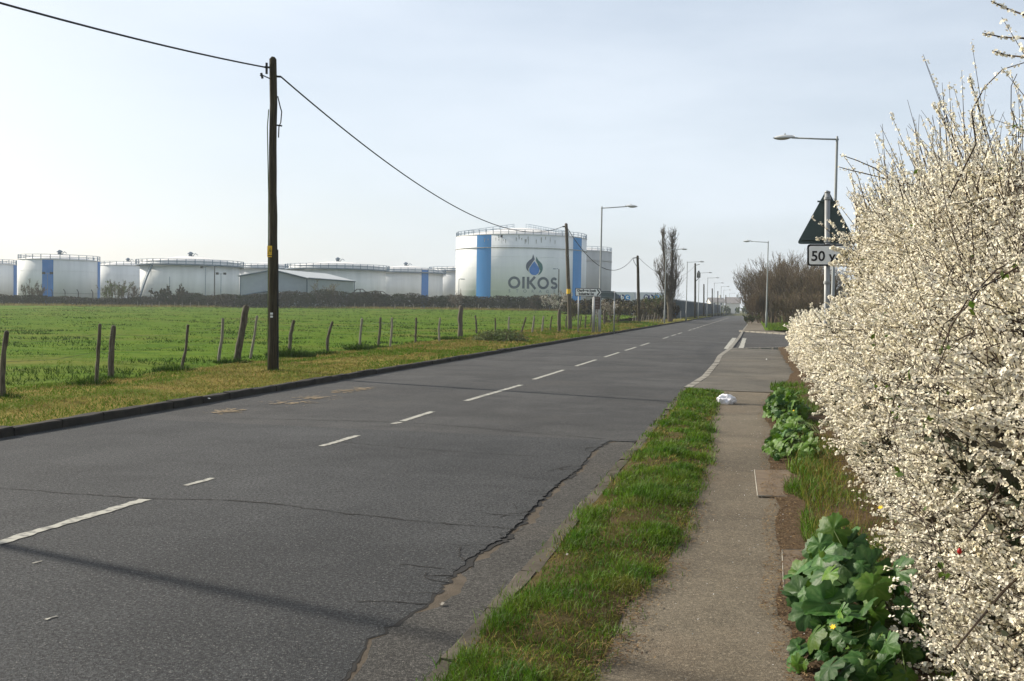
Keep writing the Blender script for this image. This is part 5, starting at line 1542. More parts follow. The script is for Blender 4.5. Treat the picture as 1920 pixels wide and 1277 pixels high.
def blackthorn(label, y0, y1, H0, H1, nt, seed, low=False, shoots=60):
    rng = random.Random(seed)
    root = empty('blackthorn_bush', (1.7, (y0 + y1) / 2, 0.12)); tag(root, label, 'bush', 'blossoming blackthorn hedge')
    loc = np.array([1.7, (y0 + y1) / 2, 0.12])
    # twigs: base, direction, length
    y = NR.uniform(y0 - 0.15, y1 + 0.15, nt)
    Hh = H0 + (H1 - H0) * np.clip((y - y0) / (y1 - y0), 0, 1) + (0.35 if low else 0.7) * (vnoise(y, y * 0, 0.9, 40) - 0.5)
    z = 0.10 + NR.uniform(0.0, 1, nt) ** 1.25 * (Hh - 0.10)
    if y0 < 5.5:
        zl = NR.uniform(size=nt) < 0.28; z = np.where(zl, NR.uniform(0.06, 0.8, nt), z)
    face = hedge_face(y, z) if not low else 1.30 + 0.30 * np.clip((z - 0.7) / 0.7, 0, 1) + 0.3 * (vnoise(y, z, 0.9, 33) - 0.5)
    dep = np.where(NR.uniform(size=nt) < 0.68, NR.uniform(0.0, 0.30, nt), NR.uniform(0.3, 1.5, nt))
    x = face + 0.16 + dep
    L_ = NR.uniform(0.16, 0.42, nt)
    d = np.stack([NR.normal(-0.55, 0.55, nt), NR.normal(-0.1, 0.6, nt), NR.normal(0.45, 0.5, nt)], 1)
    # long upright shoots break the top outline
    ns = shoots
    ys = NR.uniform(y0, y1, ns); Hs = H0 + (H1 - H0) * (ys - y0) / (y1 - y0)
    zs = Hs * NR.uniform(0.68, 0.98, ns); xs = hedge_face(ys, zs) + NR.uniform(0.05, 0.9, ns) if not low else 1.45 + NR.uniform(0, 0.7, ns)
    ds = np.stack([NR.normal(-0.22, 0.22, ns), NR.normal(-0.05, 0.25, ns), np.full(ns, 1.0)], 1)
    Ls = NR.uniform(0.3, 0.95, ns) * (0.6 if low else 1)
    B = np.concatenate([np.stack([x, y, z], 1), np.stack([xs, ys, zs], 1)]); d = np.concatenate([d, ds]); L_ = np.concatenate([L_, Ls])
    d /= np.linalg.norm(d, axis=1, keepdims=True)
    bend_ = NR.normal(0, 0.12, d.shape); n_all = len(B)
    def at(t):                     # t (n,) along twig
        return B + d * (L_ * t)[:, None] + bend_ * (L_ * t * t)[:, None]
    tt = [np.full(n_all, v) for v in (0.0, 0.5, 1.0)]
    sc = np.clip(B[:, 1] / 7, 0.9, 2.5)
    S = []
    for i in range(2):
        a, b = at(tt[i]), at(tt[i + 1])
        S.append(np.concatenate([a, b, (0.0042 * sc * (1 - 0.35 * i))[:, None], (0.0042 * sc * (1 - 0.35 * (i + 1)))[:, None]], 1))
    S = np.concatenate(S); S[:, :3] -= loc; S[:, 3:6] -= loc
    link('twigs', segs_mesh('twigs', S, 3), M_BARK, root)
    # blossom along the twigs, in tight bunches
    dist = B[:, 1].mean()
    per = int(np.clip(66 * (7 / max(4, dist)) ** 0.28, 34, 74))
    idx = np.repeat(np.arange(n_all), per); m = len(idx)
    t = np.clip((np.floor(NR.uniform(0.06, 1, m) * 8) + NR.normal(0.5, 0.20, m) + NR.uniform(0, 1, n_all)[idx]) / 8.6, 0.02, 1.03)
    C = B[idx] + d[idx] * (L_[idx] * t)[:, None] + bend_[idx] * (L_[idx] * t * t)[:, None]
    off = NR.normal(size=(m, 3)); off /= np.linalg.norm(off, axis=1, keepdims=True)
    r = 0.0084 * np.maximum(1, C[:, 1] / 6.0) ** 0.72 * NR.uniform(0.75, 1.2, m)
    C = C + off * (r * NR.uniform(0.5, 1.5, m))[:, None]
    foot_ = np.where(C[:, 1] < 5.6, 0.12, 0.5)
    keep = NR.uniform(size=m) < np.clip((C[:, 2] - 0.03) / foot_, 0.08, 1) * (0.26 + 1.25 * vnoise(C[:, 1] * 2, C[:, 2] * 2 + C[:, 0], 1.4, 50 + seed))
    bare = NR.uniform(size=n_all) < 0.16; keep &= ~bare[idx]
    keep &= NR.uniform(size=m) < np.clip((C[:, 0] - 0.30 - C[:, 2] * 0.0) / 0.2, 0.0, 1)
    C, off, r = C[keep], off[keep], r[keep]
    Nn = off + np.array([-0.35, -0.25, 0.35])
    near = C[:, 1] < 8.5
    bl = None
    if near.any():
        link('blossom', flowers_mesh('blossom', (C - loc)[near], Nn[near], r[near], True), M_BLOS, root)
    if (~near).any():
        link('blossom', flowers_mesh('blossom', (C - loc)[~near], Nn[~near], r[~near] * 1.05, False), M_BLOS, root)
    # stems and rambling dark branches
    out = []
    nst = 7 if not low else 4
    for k in range(nst):
        by = rng.uniform(y0, y1); h = (H0 + H1) / 2
        grow(rng, (rng.uniform(1.25, 1.9), by, 0.05), (rng.uniform(-0.25, 0.2), rng.uniform(-0.3, 0.3), 1), h * 0.36, 0.013, 3, out, 3, 0.75, 0.10, 0.66, 4, 0.22, 0.0028)
    S = np.array(out); S[:, :3] -= loc; S[:, 3:6] -= loc
    hi_ = max(H0, H1) + 0.1
    S = S[(S[:, 5] < hi_) & (S[:, 3] + 1.7 > hedge_face(S[:, 4] + loc[1], S[:, 5]) + 0.05)]
    link('branches', segs_mesh('branches', S, 5), M_BARK, root)
    # dark ivy and old leaves low down inside
    if not low:
        nl = 6500 if y0 < 5.5 else 3500
        yy_ = NR.uniform(y0, y1, nl); zz_ = NR.uniform(0.05, 1, nl) ** 1.5 * 1.3; xx_ = hedge_face(yy_, zz_) + NR.uniform(0.12, 0.9, nl)
        link('undergrowth', cloud_mesh('undergrowth', np.stack([xx_, yy_, zz_], 1) - loc, 0.035), M_UNDER, root)
    # a few young leaves
    nl = 500 if not low else 60
    i = NR.integers(0, n_all, nl); t = NR.uniform(0.1, 0.9, nl)
    C = B[i] + d[i] * (L_[i] * t)[:, None] + NR.normal(0, 0.02, (nl, 3)); C = C[vnoise(C[:, 1] * 1.0, C[:, 2], 1.5, 60 + seed) > 0.62]
    if len(C): link('leaves', cloud_mesh('leaves', C - loc, 0.016 * max(1, dist / 7)), M_LEAFY, root)
    return root
hedge_specs = [('blossoming blackthorn nearest the camera, filling the lower right picture edge', 2.9, 5.0, 2.95, 2.8, 3700, 1, False, 130),
               ('blossoming blackthorn behind the mallow clump, second along the hedge', 5.0, 7.4, 2.6, 2.6, 3400, 2, False, 150),
               ('blossoming blackthorn, third along the tall hedge from the camera', 7.4, 10.2, 2.6, 2.85, 3400, 3, False, 170),
               ('blossoming blackthorn, fourth along the tall hedge, with spiky upright shoots', 10.2, 13.0, 2.85, 3.1, 3200, 4, False, 140),
               ('blossoming blackthorn that covers the right half of the triangular sign', 13.0, 15.6, 3.1, 2.9, 2700, 5, False, 140),
               ('low blossoming blackthorn just beyond the triangular sign post', 18.2, 22.5, 1.5, 1.55, 2400, 6, True, 40),
               ('low blossoming blackthorn, second beyond the triangular sign post', 22.5, 27.5, 1.55, 1.5, 2200, 7, True, 40),
               ('low blossoming blackthorn, third beyond the triangular sign post', 27.5, 33.5, 1.5, 1.45, 2200, 8, True, 40),
               ('low blossoming blackthorn at the side road corner, end of the hedge', 33.5, 40.5, 1.4, 1.2, 2000, 9, True, 40)]
for sp_ in hedge_specs: blackthorn(*sp_)

# sprigs of blossom that reach out across the distance plate
def sprig(label, pts, nf, seed, r=0.014, stem_r=0.0035, leaves=0):
    pts = [Vector(p) for p in pts]
    root = empty('blossom_spray', pts[0]); tag(root, label, 'blossom spray', 'sprays reaching out of the hedge')
    MB().tube([p - pts[0] for p in pts], [stem_r * 1.6 - stem_r * i / len(pts) for i in range(len(pts))], 5).build('twig', M_BARK, root)
    if nf:
        A = np.array([list(p - pts[0]) for p in pts]); k = NR.integers(0, len(pts) - 1, nf); t = NR.uniform(0, 1, nf)[:, None]
        C = A[k] * (1 - t) + A[k + 1] * t; off = NR.normal(size=(nf, 3)); off /= np.linalg.norm(off, axis=1, keepdims=True)
        C = C + off * NR.uniform(0.5, 2.0, (nf, 1)) * r
        link('blossom', flowers_mesh('blossom', C, off + np.array([-.3, -.3, .3]), NR.uniform(0.7, 1.2, nf) * r, True), M_BLOS, root)
def SP(*a): return [P(x, y, d) for x, y, d in a]
sprig('blossom spray crossing the lower edge of the triangular sign', SP((1640, 455, 15.2), (1600, 452, 15.3), (1565, 449, 15.4), (1530, 447, 15.5)), 110, 1, 0.016)
sprig('blossom spray reaching up over the triangle beside its post', SP((1600, 470, 15.3), (1580, 445, 15.4), (1565, 425, 15.4), (1553, 412, 15.5)), 80, 2, 0.016)
sprig('thick blossom spray hiding the end of the 50 yds plate', SP((1640, 500, 15), (1605, 480, 15.2), (1580, 470, 15.3), (1560, 465, 15.4)), 330, 3, 0.02)
sprig('blossom spray before the lower right corner of the distance plate', SP((1640, 520, 15), (1610, 500, 15.2), (1590, 490, 15.3), (1556, 494, 15.4)), 260, 4, 0.02)
sprig('blossom spray before the post just below the distance plate', SP((1610, 560, 15), (1590, 535, 15.2), (1575, 515, 15.3)), 130, 5, 0.019)
sprig('dense blossom spray over the last letters of the distance plate', SP((1650, 500, 15.0), (1612, 486, 15.2), (1592, 480, 15.3), (1574, 481, 15.4)), 330, 18, 0.022)
sprig('bare pointed twig sticking out left above the triangular sign', SP((1740, 385, 13.6), (1690, 350, 13.4), (1640, 315, 13.3), (1605, 300, 13.2), (1575, 290, 13.2)), 30, 6, 0.012, 0.006)
sprig('second pointed twig sticking out left below the first', SP((1660, 335, 13.6), (1620, 325, 13.4), (1590, 318, 13.3), (1573, 313, 13.3)), 30, 7, 0.013, 0.005)
# long arching shoots near the camera
sprig('long arched bramble shoot curving over the hedge into the sky', SP((1780, 370, 6.6), (1830, 270, 6.4), (1822, 210, 6.3), (1845, 165, 6.2), (1880, 130, 6.0), (1960, 105, 5.8)), 40, 8, 0.009, 0.0032)
sprig('blossom twig entering from the right at the top picture edge', SP((2000, 60, 5.4), (1920, 28, 5.5), (1885, 15, 5.6), (1858, 2, 5.6)), 60, 9, 0.008)
sprig('blossom twig entering from the right below the topmost twig', SP((2000, 85, 5.4), (1920, 72, 5.5), (1880, 70, 5.6), (1842, 62, 5.6)), 60, 10, 0.008)
sprig('third blossom twig at the right picture edge, forked', SP((2000, 120, 5.4), (1930, 108, 5.5), (1890, 104, 5.6), (1860, 95, 5.6)), 70, 11, 0.008)
sprig('upright blossom shoot standing clear above the hedge, leftmost of two', SP((1800, 310, 8.2), (1775, 240, 8.2), (1760, 210, 8.2), (1748, 194, 8.2)), 120, 12, 0.010)
sprig('upright blossom shoot standing clear above the hedge, right of its twin', SP((1850, 260, 7.2), (1832, 190, 7.2), (1822, 160, 7.2), (1818, 142, 7.2)), 120, 13, 0.010)
sprig('long dark rose stem slanting down across the blossom', SP((1990, 560, 4.6), (1950, 700, 4.5), (1905, 830, 4.4), (1850, 960, 4.4), (1808, 1010, 4.4)), 0, 14, 0.01, 0.0042)
sprig('dark bramble stem arching low over the blossom at the picture edge', SP((2000, 1000, 4.3), (1930, 1060, 4.25), (1880, 1110, 4.2), (1830, 1170, 4.2), (1790, 1218, 4.2)), 0, 15, 0.01, 0.0045)
sprig('dark bramble stem running level through the upper blossom', SP((2000, 575, 5.2), (1900, 585, 5.4), (1830, 620, 5.6), (1790, 640, 5.7)), 0, 16, 0.01, 0.004)
sprig('short dark branch stub at the right edge above the middle', SP((2000, 480, 4.8), (1920, 508, 4.8), (1860, 512, 5.0)), 0, 17, 0.01, 0.0045)
bt = empty('bramble_plant', (1.2, 4.6, 0.1)); tag(bt, 'thin dark bramble stems arching across the nearest blossom', 'bramble')
rgb = random.Random(77); lv_ = []
for k in range(16):
    y_ = rgb.uniform(4.2, 7.5); z_ = rgb.uniform(0.4, 2.2); pts_ = []
    p = Vector((float(hedge_face(np.array(y_), np.array(z_))) - 0.02, y_, z_)); dv = Vector((rgb.gauss(-0.05, 0.1), rgb.gauss(0, 0.5), rgb.gauss(0.3, 0.6))).normalized()
    for j in range(9):
        pts_.append(p - bt.location); q = p + dv * rgb.uniform(0.07, 0.13)
        dv = (dv + Vector((rgb.gauss(0, 0.12), rgb.gauss(0, 0.16), rgb.gauss(-0.13, 0.14)))).normalized()
        q.x = float(hedge_face(np.array(q.y), np.array(q.z))) - rgb.uniform(0.0, 0.06); p = q
        if rgb.random() < 0.2: lv_.append(list(p - bt.location + Vector((rgb.gauss(0, .02), rgb.gauss(0, .02), rgb.gauss(0, .02)))))
    r_ = rgb.uniform(0.002, 0.0038)
    MB().tube(pts_, [r_ * (1.2 - 0.08 * j) for j in range(9)], 5).build('stem', M_BARK, bt)
tag(link('leaves', cloud_mesh('leaves', np.repeat(np.array(lv_), 3, 0) + NR.normal(0, 0.015, (len(lv_) * 3, 3)), 0.022), M_LEAFY, bt), kind='stuff')
hp = P(1799, 1034, 4.45)
o = MB().lathe([(0.002, -0.012), (0.008, -0.006), (0.0095, 0.002), (0.006, 0.010), (0.002, 0.014)], (0, 0, 0), 10).build('rose_hip', M_HIP, smooth=True)
o.location = hp; tag(o, 'single red rose hip among the white blossom', 'rose hip')

# ------------------------------------------------------------------ mallow clumps with big lobed leaves
def mallow_leaf(seed):
    rg = random.Random(seed); na, nr_ = 43, 3
    vs = [(0, 0, 0)]; fs = []
    ph = [rg.uniform(-0.06, 0.06) for _ in range(9)]
    curl = rg.uniform(-0.05, 0.30); cup = rg.uniform(0.0, 0.22)
    for i in range(na):
        th = -math.pi * 0.95 + 2 * math.pi * 0.95 * i / (na - 1)
        lb = math.cos(7 * th * 0.5 / 0.95 * 0.98)              # seven shallow pointed lobes
        lobe = 0.76 + 0.24 * abs(math.cos(3.3 * th + ph[2])) ** 1.1 + ph[3 + i % 6] * 0.3
        tooth = 0.03 * (1 if i % 2 else -1)
        R = (lobe + tooth) * (1.0 if abs(th) < 2.3 else 1.0 - 0.22 * (abs(th) - 2.3)) * rg.uniform(0.97, 1.03)
        for k in range(1, nr_ + 1):
            t = k / nr_; q = R * t
            fold = 0.05 * (2 * abs(math.cos(3.3 * th)) - 1) * t ** 1.1 * -1 + 0.05 * math.sin(2.1 * th + ph[0] * 40) * t * t + 0.035 * math.sin(5 * th + ph[1] * 60) * t
            z = fold - cup * t * t - curl * (q * math.cos(th)) ** 2 * (1 if math.cos(th) > 0 else 0.3) + rg.uniform(-0.035, 0.035) * t
            vs.append((q * math.cos(th), q * math.sin(th), z))
    for i in range(na - 1):
        a = 1 + i * nr_; b = a + nr_
        fs.append((0, a, b))
        for k in range(nr_ - 1): fs.append((a + k, a + k + 1, b + k + 1, b + k))
    me = MB().add(vs, fs).mesh('leaf')
    for p in me.polygons: p.use_smooth = True
    return me
def leaf_mat(name, c1, c2, vein, trans):
    m = mat(name, c1, 0.48, col2=c2, scale=14, trans=trans, bump=0.6, bscale=38, bdist=0.006, spec=0.2)
    N, L = m.node_tree.nodes, m.node_tree.links
    tc_ = N.new('ShaderNodeTexCoord'); sx = N.new('ShaderNodeSeparateXYZ'); L.new(tc_.outputs['Object'], sx.inputs[0])
    def op(o, a, b=None):
        t = N.new('ShaderNodeMath'); t.operation = o
        for k, x in enumerate((a, b)):
            if x is None: continue
            if isinstance(x, (int, float)): t.inputs[k].default_value = x
            else: L.new(x, t.inputs[k])
        return t.outputs[0]
    th = op('ARCTAN2', sx.outputs['Y'], sx.outputs['X'])
    v = op('POWER', op('ABSOLUTE', op('COSINE', op('MULTIPLY', th, 3.3))), 14.0)
    v = op('MULTIPLY', v, 0.4)
    bs = N['Principled BSDF']; src = bs.inputs['Base Color'].links[0].from_socket
    mx_ = N.new('ShaderNodeMix'); mx_.data_type = 'RGBA'; mx_.inputs['B'].default_value = (*vein, 1)
    oi = N.new('ShaderNodeObjectInfo'); hs = N.new('ShaderNodeHueSaturation')
    rg_ = N.new('ShaderNodeMapRange'); rg_.inputs['To Min'].default_value = 0.65; rg_.inputs['To Max'].default_value = 1.25; L.new(oi.outputs['Random'], rg_.inputs['Value']); L.new(rg_.outputs['Result'], hs.inputs['Value'])
    L.new(v, mx_.inputs['Factor']); L.new(src, mx_.inputs['A']); L.new(mx_.outputs['Result'], hs.inputs['Color']); L.new(hs.outputs['Color'], bs.inputs['Base Color'])
    return m
M_MALL = leaf_mat('mallow_leaf_veined', (0.020, 0.068, 0.010), (0.042, 0.102, 0.020), (0.10, 0.17, 0.05), 0.15)
M_MALLB = leaf_mat('mallow_leaf_fresh', (0.050, 0.130, 0.010), (0.090, 0.165, 0.016), (0.15, 0.22, 0.045), 0.3)
LEAFM = [mallow_leaf(i) for i in range(5)]
LEAFB = [m.copy() for m in LEAFM[:3]]
for m in LEAFM: m.materials.append(M_MALL)
for m in LEAFB: m.materials.append(M_MALLB)
def mallow(label, base, spots, size, seed, flowers=2):
    rg = random.Random(seed); base = Vector(base)
    root = empty('mallow_plant', base); tag(root, label, 'plant', 'mallow clumps at the hedge foot')
    stems = MB()
    for (p, s) in spots:
        p = Vector(p) - base
        o = link('leaf', rg.choice(LEAFM) if rg.random() < (0.7 if base.y < 8 else 0.25) else rg.choice(LEAFB), None, root)
        o.location = p; o.scale = (s * size,) * 3
        # face the light and the open side, tip hanging outwards
        nrm = (Vector((-0.5, -0.45, 0.62)) + Vector((rg.gauss(0, .55), rg.gauss(0, .55), rg.gauss(0, .35)))).normalized()
        tip = Vector((-0.7 + rg.gauss(0, .5), -0.4 + rg.gauss(0, .5), -0.5)); tip = (tip - nrm * tip.dot(nrm)).normalized()
        o.rotation_euler = Matrix((tip, nrm.cross(tip), nrm)).transposed().to_euler()
        foot = Vector((rg.gauss(0.12, 0.08), rg.gauss(0, 0.08), 0))
        mid = (p + foot) / 2 + Vector((0.03, 0, 0.05)); stems.tube([foot, mid, p - nrm * 0.004], [0.006, 0.004, 0.0025], 5)
    tag(stems.build('stems', M_STEMG, root), kind='stuff')
def mound(cx, cy, rx, ry, h, n, seed, s0=0.75, s1=1.25, z0=0.05):
    rg = random.Random(seed); out = []
    for i in range(n):
        a = rg.uniform(math.pi * 0.45, math.pi * 1.75); q = rg.uniform(0.15, 1) ** 0.6
        x, y = cx + rx * q * math.cos(a), cy + ry * q * math.sin(a)
        z = z0 + h * math.sqrt(max(0.02, 1 - q * q * 0.95)) * rg.uniform(0.55, 1.08)
        out.append(((x, y, z), rg.uniform(s0, s1)))
    return out
spots = mound(0.57, 5.75, 0.34, 0.8, 0.50, 95, 5, 0.4, 1.3)
spots += mound(0.50, 5.0, 0.28, 0.45, 0.24, 60, 6, 0.3, 0.9)
mallow('big mallow clump with broad lobed leaves at the foot of the hedge', (0.6, 5.7, 0.06), spots, 0.092, 5)
mallow('leafy mallow clump beside the footway, nearer of the two small ones', (0.50, 12.4, 0.06), mound(0.50, 12.4, 0.36, 0.7, 0.27, 110, 7, 0.4, 1.1), 0.075, 7)
mallow('leafy mallow clump beside the footway level with the white bag', (0.58, 16.6, 0.06), mound(0.58, 16.6, 0.38, 1.0, 0.46, 200, 8, 0.4, 1.1), 0.08, 8)
mallow('low leafy mallow patch filling the gap between the two small clumps', (0.62, 14.4, 0.06), mound(0.62, 14.4, 0.34, 1.2, 0.24, 80, 9, 0.5, 1.0), 0.085, 9)
def flower_dots(items, r, m):
    for i, (p, label) in enumerate(items):
        root = empty('yellow_flower', p); tag(root, label, 'flower', 'yellow flowers at the hedge foot')
        mb = MB()
        vs = [(0, 0, 0.2 * r)]
        for j in range(12):
            a = 2 * math.pi * j / 12; q = r * (1.0 if j % 2 else 0.55); vs.append((q * math.cos(a), q * math.sin(a), 0.25 * r))
        mb.add(vs, [(0, 1 + j, 1 + (j + 1) % 12) for j in range(12)]); mb.build('petals', m, root)
        MB().tube([(0, 0, 0), (0.02, 0, -0.12)], 0.0025, 4).build('stalk', M_STEMG, root)
        root.rotation_euler = (0.6, -0.4, 0)
flower_dots([(P(1480, 786, 15.2), 'leftmost of the three yellow flowers between the two small mallow clumps'), (P(1489, 788, 15.3), 'rightmost of the three yellow flowers between the two small mallow clumps'),
             (P(1484, 795, 15.1), 'lowest of the three yellow flowers between the two small mallow clumps'), (P(1488, 770, 15.5), 'single yellow flower just above the group of three by the mallow'),
             (P(1651, 952, 6.0), 'orange-yellow flower above the big mallow clump'), (P(1562, 1176, 4.9), 'orange-yellow flower low among the big mallow leaves')], 0.016, M_FLOWY)

# ------------------------------------------------------------------ grass
def scatter(n, x0, x1, y0, y1, bias=1.0):
    """points, nearer rows favoured"""
    u = NR.uniform(0, 1, n)
    y = y0 * (y1 / y0) ** u if bias else NR.uniform(y0, y1, n)
    return NR.uniform(x0, x1, n), y
def vexp(y):
    return np.interp(y, [a for a, b in VE], [b for a, b in VE]) + 0.10 * (vnoise(y, y * 0 + 0.3, 1.9, 8) - 0.5) + 0.05 * (vnoise(y, y * 0 + 3.3, 6.0, 9) - 0.5)
def zvr_v(x, y):
    a, b = ROAD_R + 0.12, vexp(y)
    t = np.clip((x - a) / np.maximum(0.05, b - a), 0, 1)
    return 0.045 + 0.05 * np.sin(math.pi * t) * vnoise(x, y, 2.0, 6) + 0.012 * np.sin(math.pi * t)
n = 80000
x, y = scatter(n, -1.40, -0.35, 3.2, 22.0)
e = vexp(y)
ok = (x < e + 0.02 + 0.16 * (vnoise(x, y, 5.0, 71) - 0.5) + 0.05 * NR.normal(size=n)) & ((x > -1.30 + 0.16 * vnoise(y, x * 0, 1.8, 3) - 0.05) | (NR.uniform(size=n) < 0.10))
cl = vnoise(x, y, 3.2, 14); cl2 = vnoise(x, y, 9.0, 15)
ok &= NR.uniform(size=n) < np.clip(0.02 + 1.5 * cl, 0, 1)
x, y, cl, cl2 = x[ok], y[ok], cl[ok], cl2[ok]
z = zvr_v(x, y) - 0.005
h = (0.016 + 0.085 * cl ** 1.8 + 0.030 * cl2) * NR.uniform(0.6, 1.3, len(x))
wd = 0.0042 * np.maximum(1, y / 6)
o = link('verge_grass', blades_mesh('verge_grass', np.stack([x, y, z], 1), h, wd, NR.normal(0, 0.55, (len(x), 2)) + np.array([0.1, -0.2])), M_GRASS)
tag(o, 'tufted green grass on the strip between kerb and footway', 'grass', kind='stuff')
# dry blades mixed in
n = 9000
x, y = scatter(n, -1.33, -0.4, 3.2, 21.5); ok = (x < vexp(y) + 0.05) & (vnoise(x, y, 2.6, 16) > 0.5); x, y = x[ok], y[ok]
z = zvr_v(x, y)
o = link('dry_verge_grass', blades_mesh('dry_verge_grass', np.stack([x, y, z], 1), NR.uniform(0.015, 0.05, len(x)), 0.004 * np.maximum(1, y / 6), NR.normal(0, 1.1, (len(x), 2))), M_STRAW)
tag(o, 'dry straw blades in the near verge', 'grass', kind='stuff')
# hedge foot grass
n = 30000
x, y = scatter(n, 0.25, 1.1, 4.0, 24.0)
ok = (vnoise(x, y, 1.4, 17) > 0.28) & (x > 0.30 + 0.2 * vnoise(y, x * 0, 1.5, 3)) & ((y > 6.6) | (x > 0.8)); x, y = x[ok], y[ok]
o = link('hedge_foot_grass', blades_mesh('hedge_foot_grass', np.stack([x, y, np.full(len(x), 0.06)], 1), NR.uniform(0.03, 0.14, len(x)) * (0.5 + vnoise(x, y, 2.0, 18)), 0.005 * np.maximum(1, y / 7), NR.normal(0, 0.45, (len(x), 2))), M_GRASS)
tag(o, 'longer grass along the foot of the hedge', 'grass', kind='stuff')
n = 1500
x, y = scatter(n, 0.45, 1.0, 7.0, 14.0)
o = link('dead_stalks', blades_mesh('dead_stalks', np.stack([x, y, np.full(n, 0.06)], 1), NR.uniform(0.06, 0.24, n), 0.0032 * np.maximum(1, y / 7), NR.normal(0, 0.4, (n, 2))), M_STRAW)
tag(o, 'thin dead stalks at the hedge foot', 'stalks', kind='stuff')
# mown left verge: short green stubble and dry clippings lying in swathes
n = 90000
y = 7.0 * (110 / 7.0) ** NR.uniform(0, 1, n)
fx = np.array([FENCE_X(v) for v in y]); x = -9.06 + NR.uniform(0, 1, n) * (fx - 0.35 + 9.06)
sw = vnoise(x * 1.0, y * 0.28, 1.6, 25)
zz = zverge_v(x, y)
dry = NR.uniform(size=n) < np.clip((sw - 0.22) * 2.4, 0.12, 0.88)
pw = np.maximum(0.006, y * 0.00055)
for nm, msk, mm, hh_, ln in (('verge_stubble', ~dry, M_GRASSF, 0.045, 0.5), ('mown_clippings', dry, M_STRAW, 0.035, 1.3)):
    k = msk.sum()
    hgt = NR.uniform(0.4, 1.4, k) * hh_ * (0.7 + 0.8 * vnoise(x[msk], y[msk], 0.9, 26)) * np.maximum(1, y[msk] / 26)
    o = link(nm, blades_mesh(nm, np.stack([x[msk], y[msk], zz[msk] - 0.004], 1), hgt, pw[msk] * 1.6, NR.normal(0, ln, (k, 2)), False), mm)
    tag(o, 'short mown grass of the left verge' if nm == 'verge_stubble' else 'dry mown clippings strewn over the left verge', 'grass', kind='stuff')
# pasture: even short blades and darker tufts
n = 120000
y = 12.0 * (205 / 12.0) ** NR.uniform(0, 1, n)
fx = np.array([FENCE_X(v) for v in y]); x = fx - 0.1 - NR.uniform(0, 1, n) ** 1.15 * (12 + 0.55 * y)
tu = vnoise(x, y, 0.55, 27) * 0.6 + vnoise(x, y, 1.7, 28) * 0.4
ok = NR.uniform(size=n) < np.clip((tu - 0.2) * 1.8, 0.1, 1); x, y, tu = x[ok], y[ok], tu[ok]
zz = zf_v(x, y)
dk = tu > 0.58
for nm, msk, mm in (('pasture_grass', ~dk, M_GRASSF), ('pasture_tufts', dk, M_GRASSD)):
    k = msk.sum()
    hgt = NR.uniform(0.6, 1.4, k) * (0.035 + 0.09 * np.clip(tu[msk] - 0.45, 0, 1) * 2)
    o = link(nm, blades_mesh(nm, np.stack([x[msk], y[msk], zz[msk] - 0.005], 1), hgt, np.maximum(0.010, y[msk] * 0.0009), NR.normal(0, 0.5, (k, 2)), False), mm)
    tag(o, 'short pasture grass of the field' if nm == 'pasture_grass' else 'darker grass tufts in the field', 'grass', kind='stuff')
# lush tufts at post feet and pole foot
def tuft(label, px, py, rad, hgt, nb, mm=M_GRASSD, cat='grass tuft'):
    g = G(px, py, 0.11); a = NR.uniform(0, 2 * math.pi, nb); q = np.sqrt(NR.uniform(0, 1, nb)) * rad
    pos = np.stack([q * np.cos(a), q * np.sin(a) * 0.8, np.zeros(nb)], 1)
    o = link('grass_tuft', blades_mesh('grass_tuft', pos, hgt * NR.uniform(0.4, 1.1, nb) * (1.1 - q / rad * 0.6), np.full(nb, 0.008 * max(1, g.y / 18)), np.stack([np.cos(a), np.sin(a)], 1) * (q / rad)[:, None] * 0.9 + NR.normal(0, 0.3, (nb, 2))), mm)
    o.location = (g.x, g.y, g.z - 0.02); tag(o, label, cat, 'grass tufts along the fence line')
for a in ((6, 748, 0.3, 0.22, 300, 'grass tuft at the foot of the leftmost fence post'), (172, 722, 0.45, 0.24, 600, 'dark tuft at the foot of the crooked fence post'), (210, 712, 0.3, 0.2, 300, 'grass tuft at the foot of the thick post beside the crooked one'),
          (328, 696, 0.5, 0.28, 600, 'tuft mixed with dead grass at the fourth fence post'), (436, 680, 0.5, 0.22, 500, 'grass tuft at the foot of the thick leaning post'), (545, 668, 0.75, 0.36, 1500, 'large dark tuft swallowing the post foot right of the near pole'),
          (518, 699, 0.4, 0.16, 500, 'grass tuft around the foot of the near telegraph pole'), (675, 656, 0.55, 0.32, 800, 'leafy tuft at the post foot in mid fence'), (612, 664, 0.5, 0.22, 500, 'grass tuft at the foot of the bent post'),
          (845, 637, 0.8, 0.25, 700, 'grass tuft beside the thick round post'), (1048, 626, 0.8, 0.22, 400, 'grass tuft at the far thick post'), (1180, 608, 2.2, 0.45, 1600, 'rank grass below the roadside scrub'), (710, 652, 0.5, 0.2, 400, 'grass tuft at the dark post right of mid fence')):
    tuft(a[5], *a[:5])
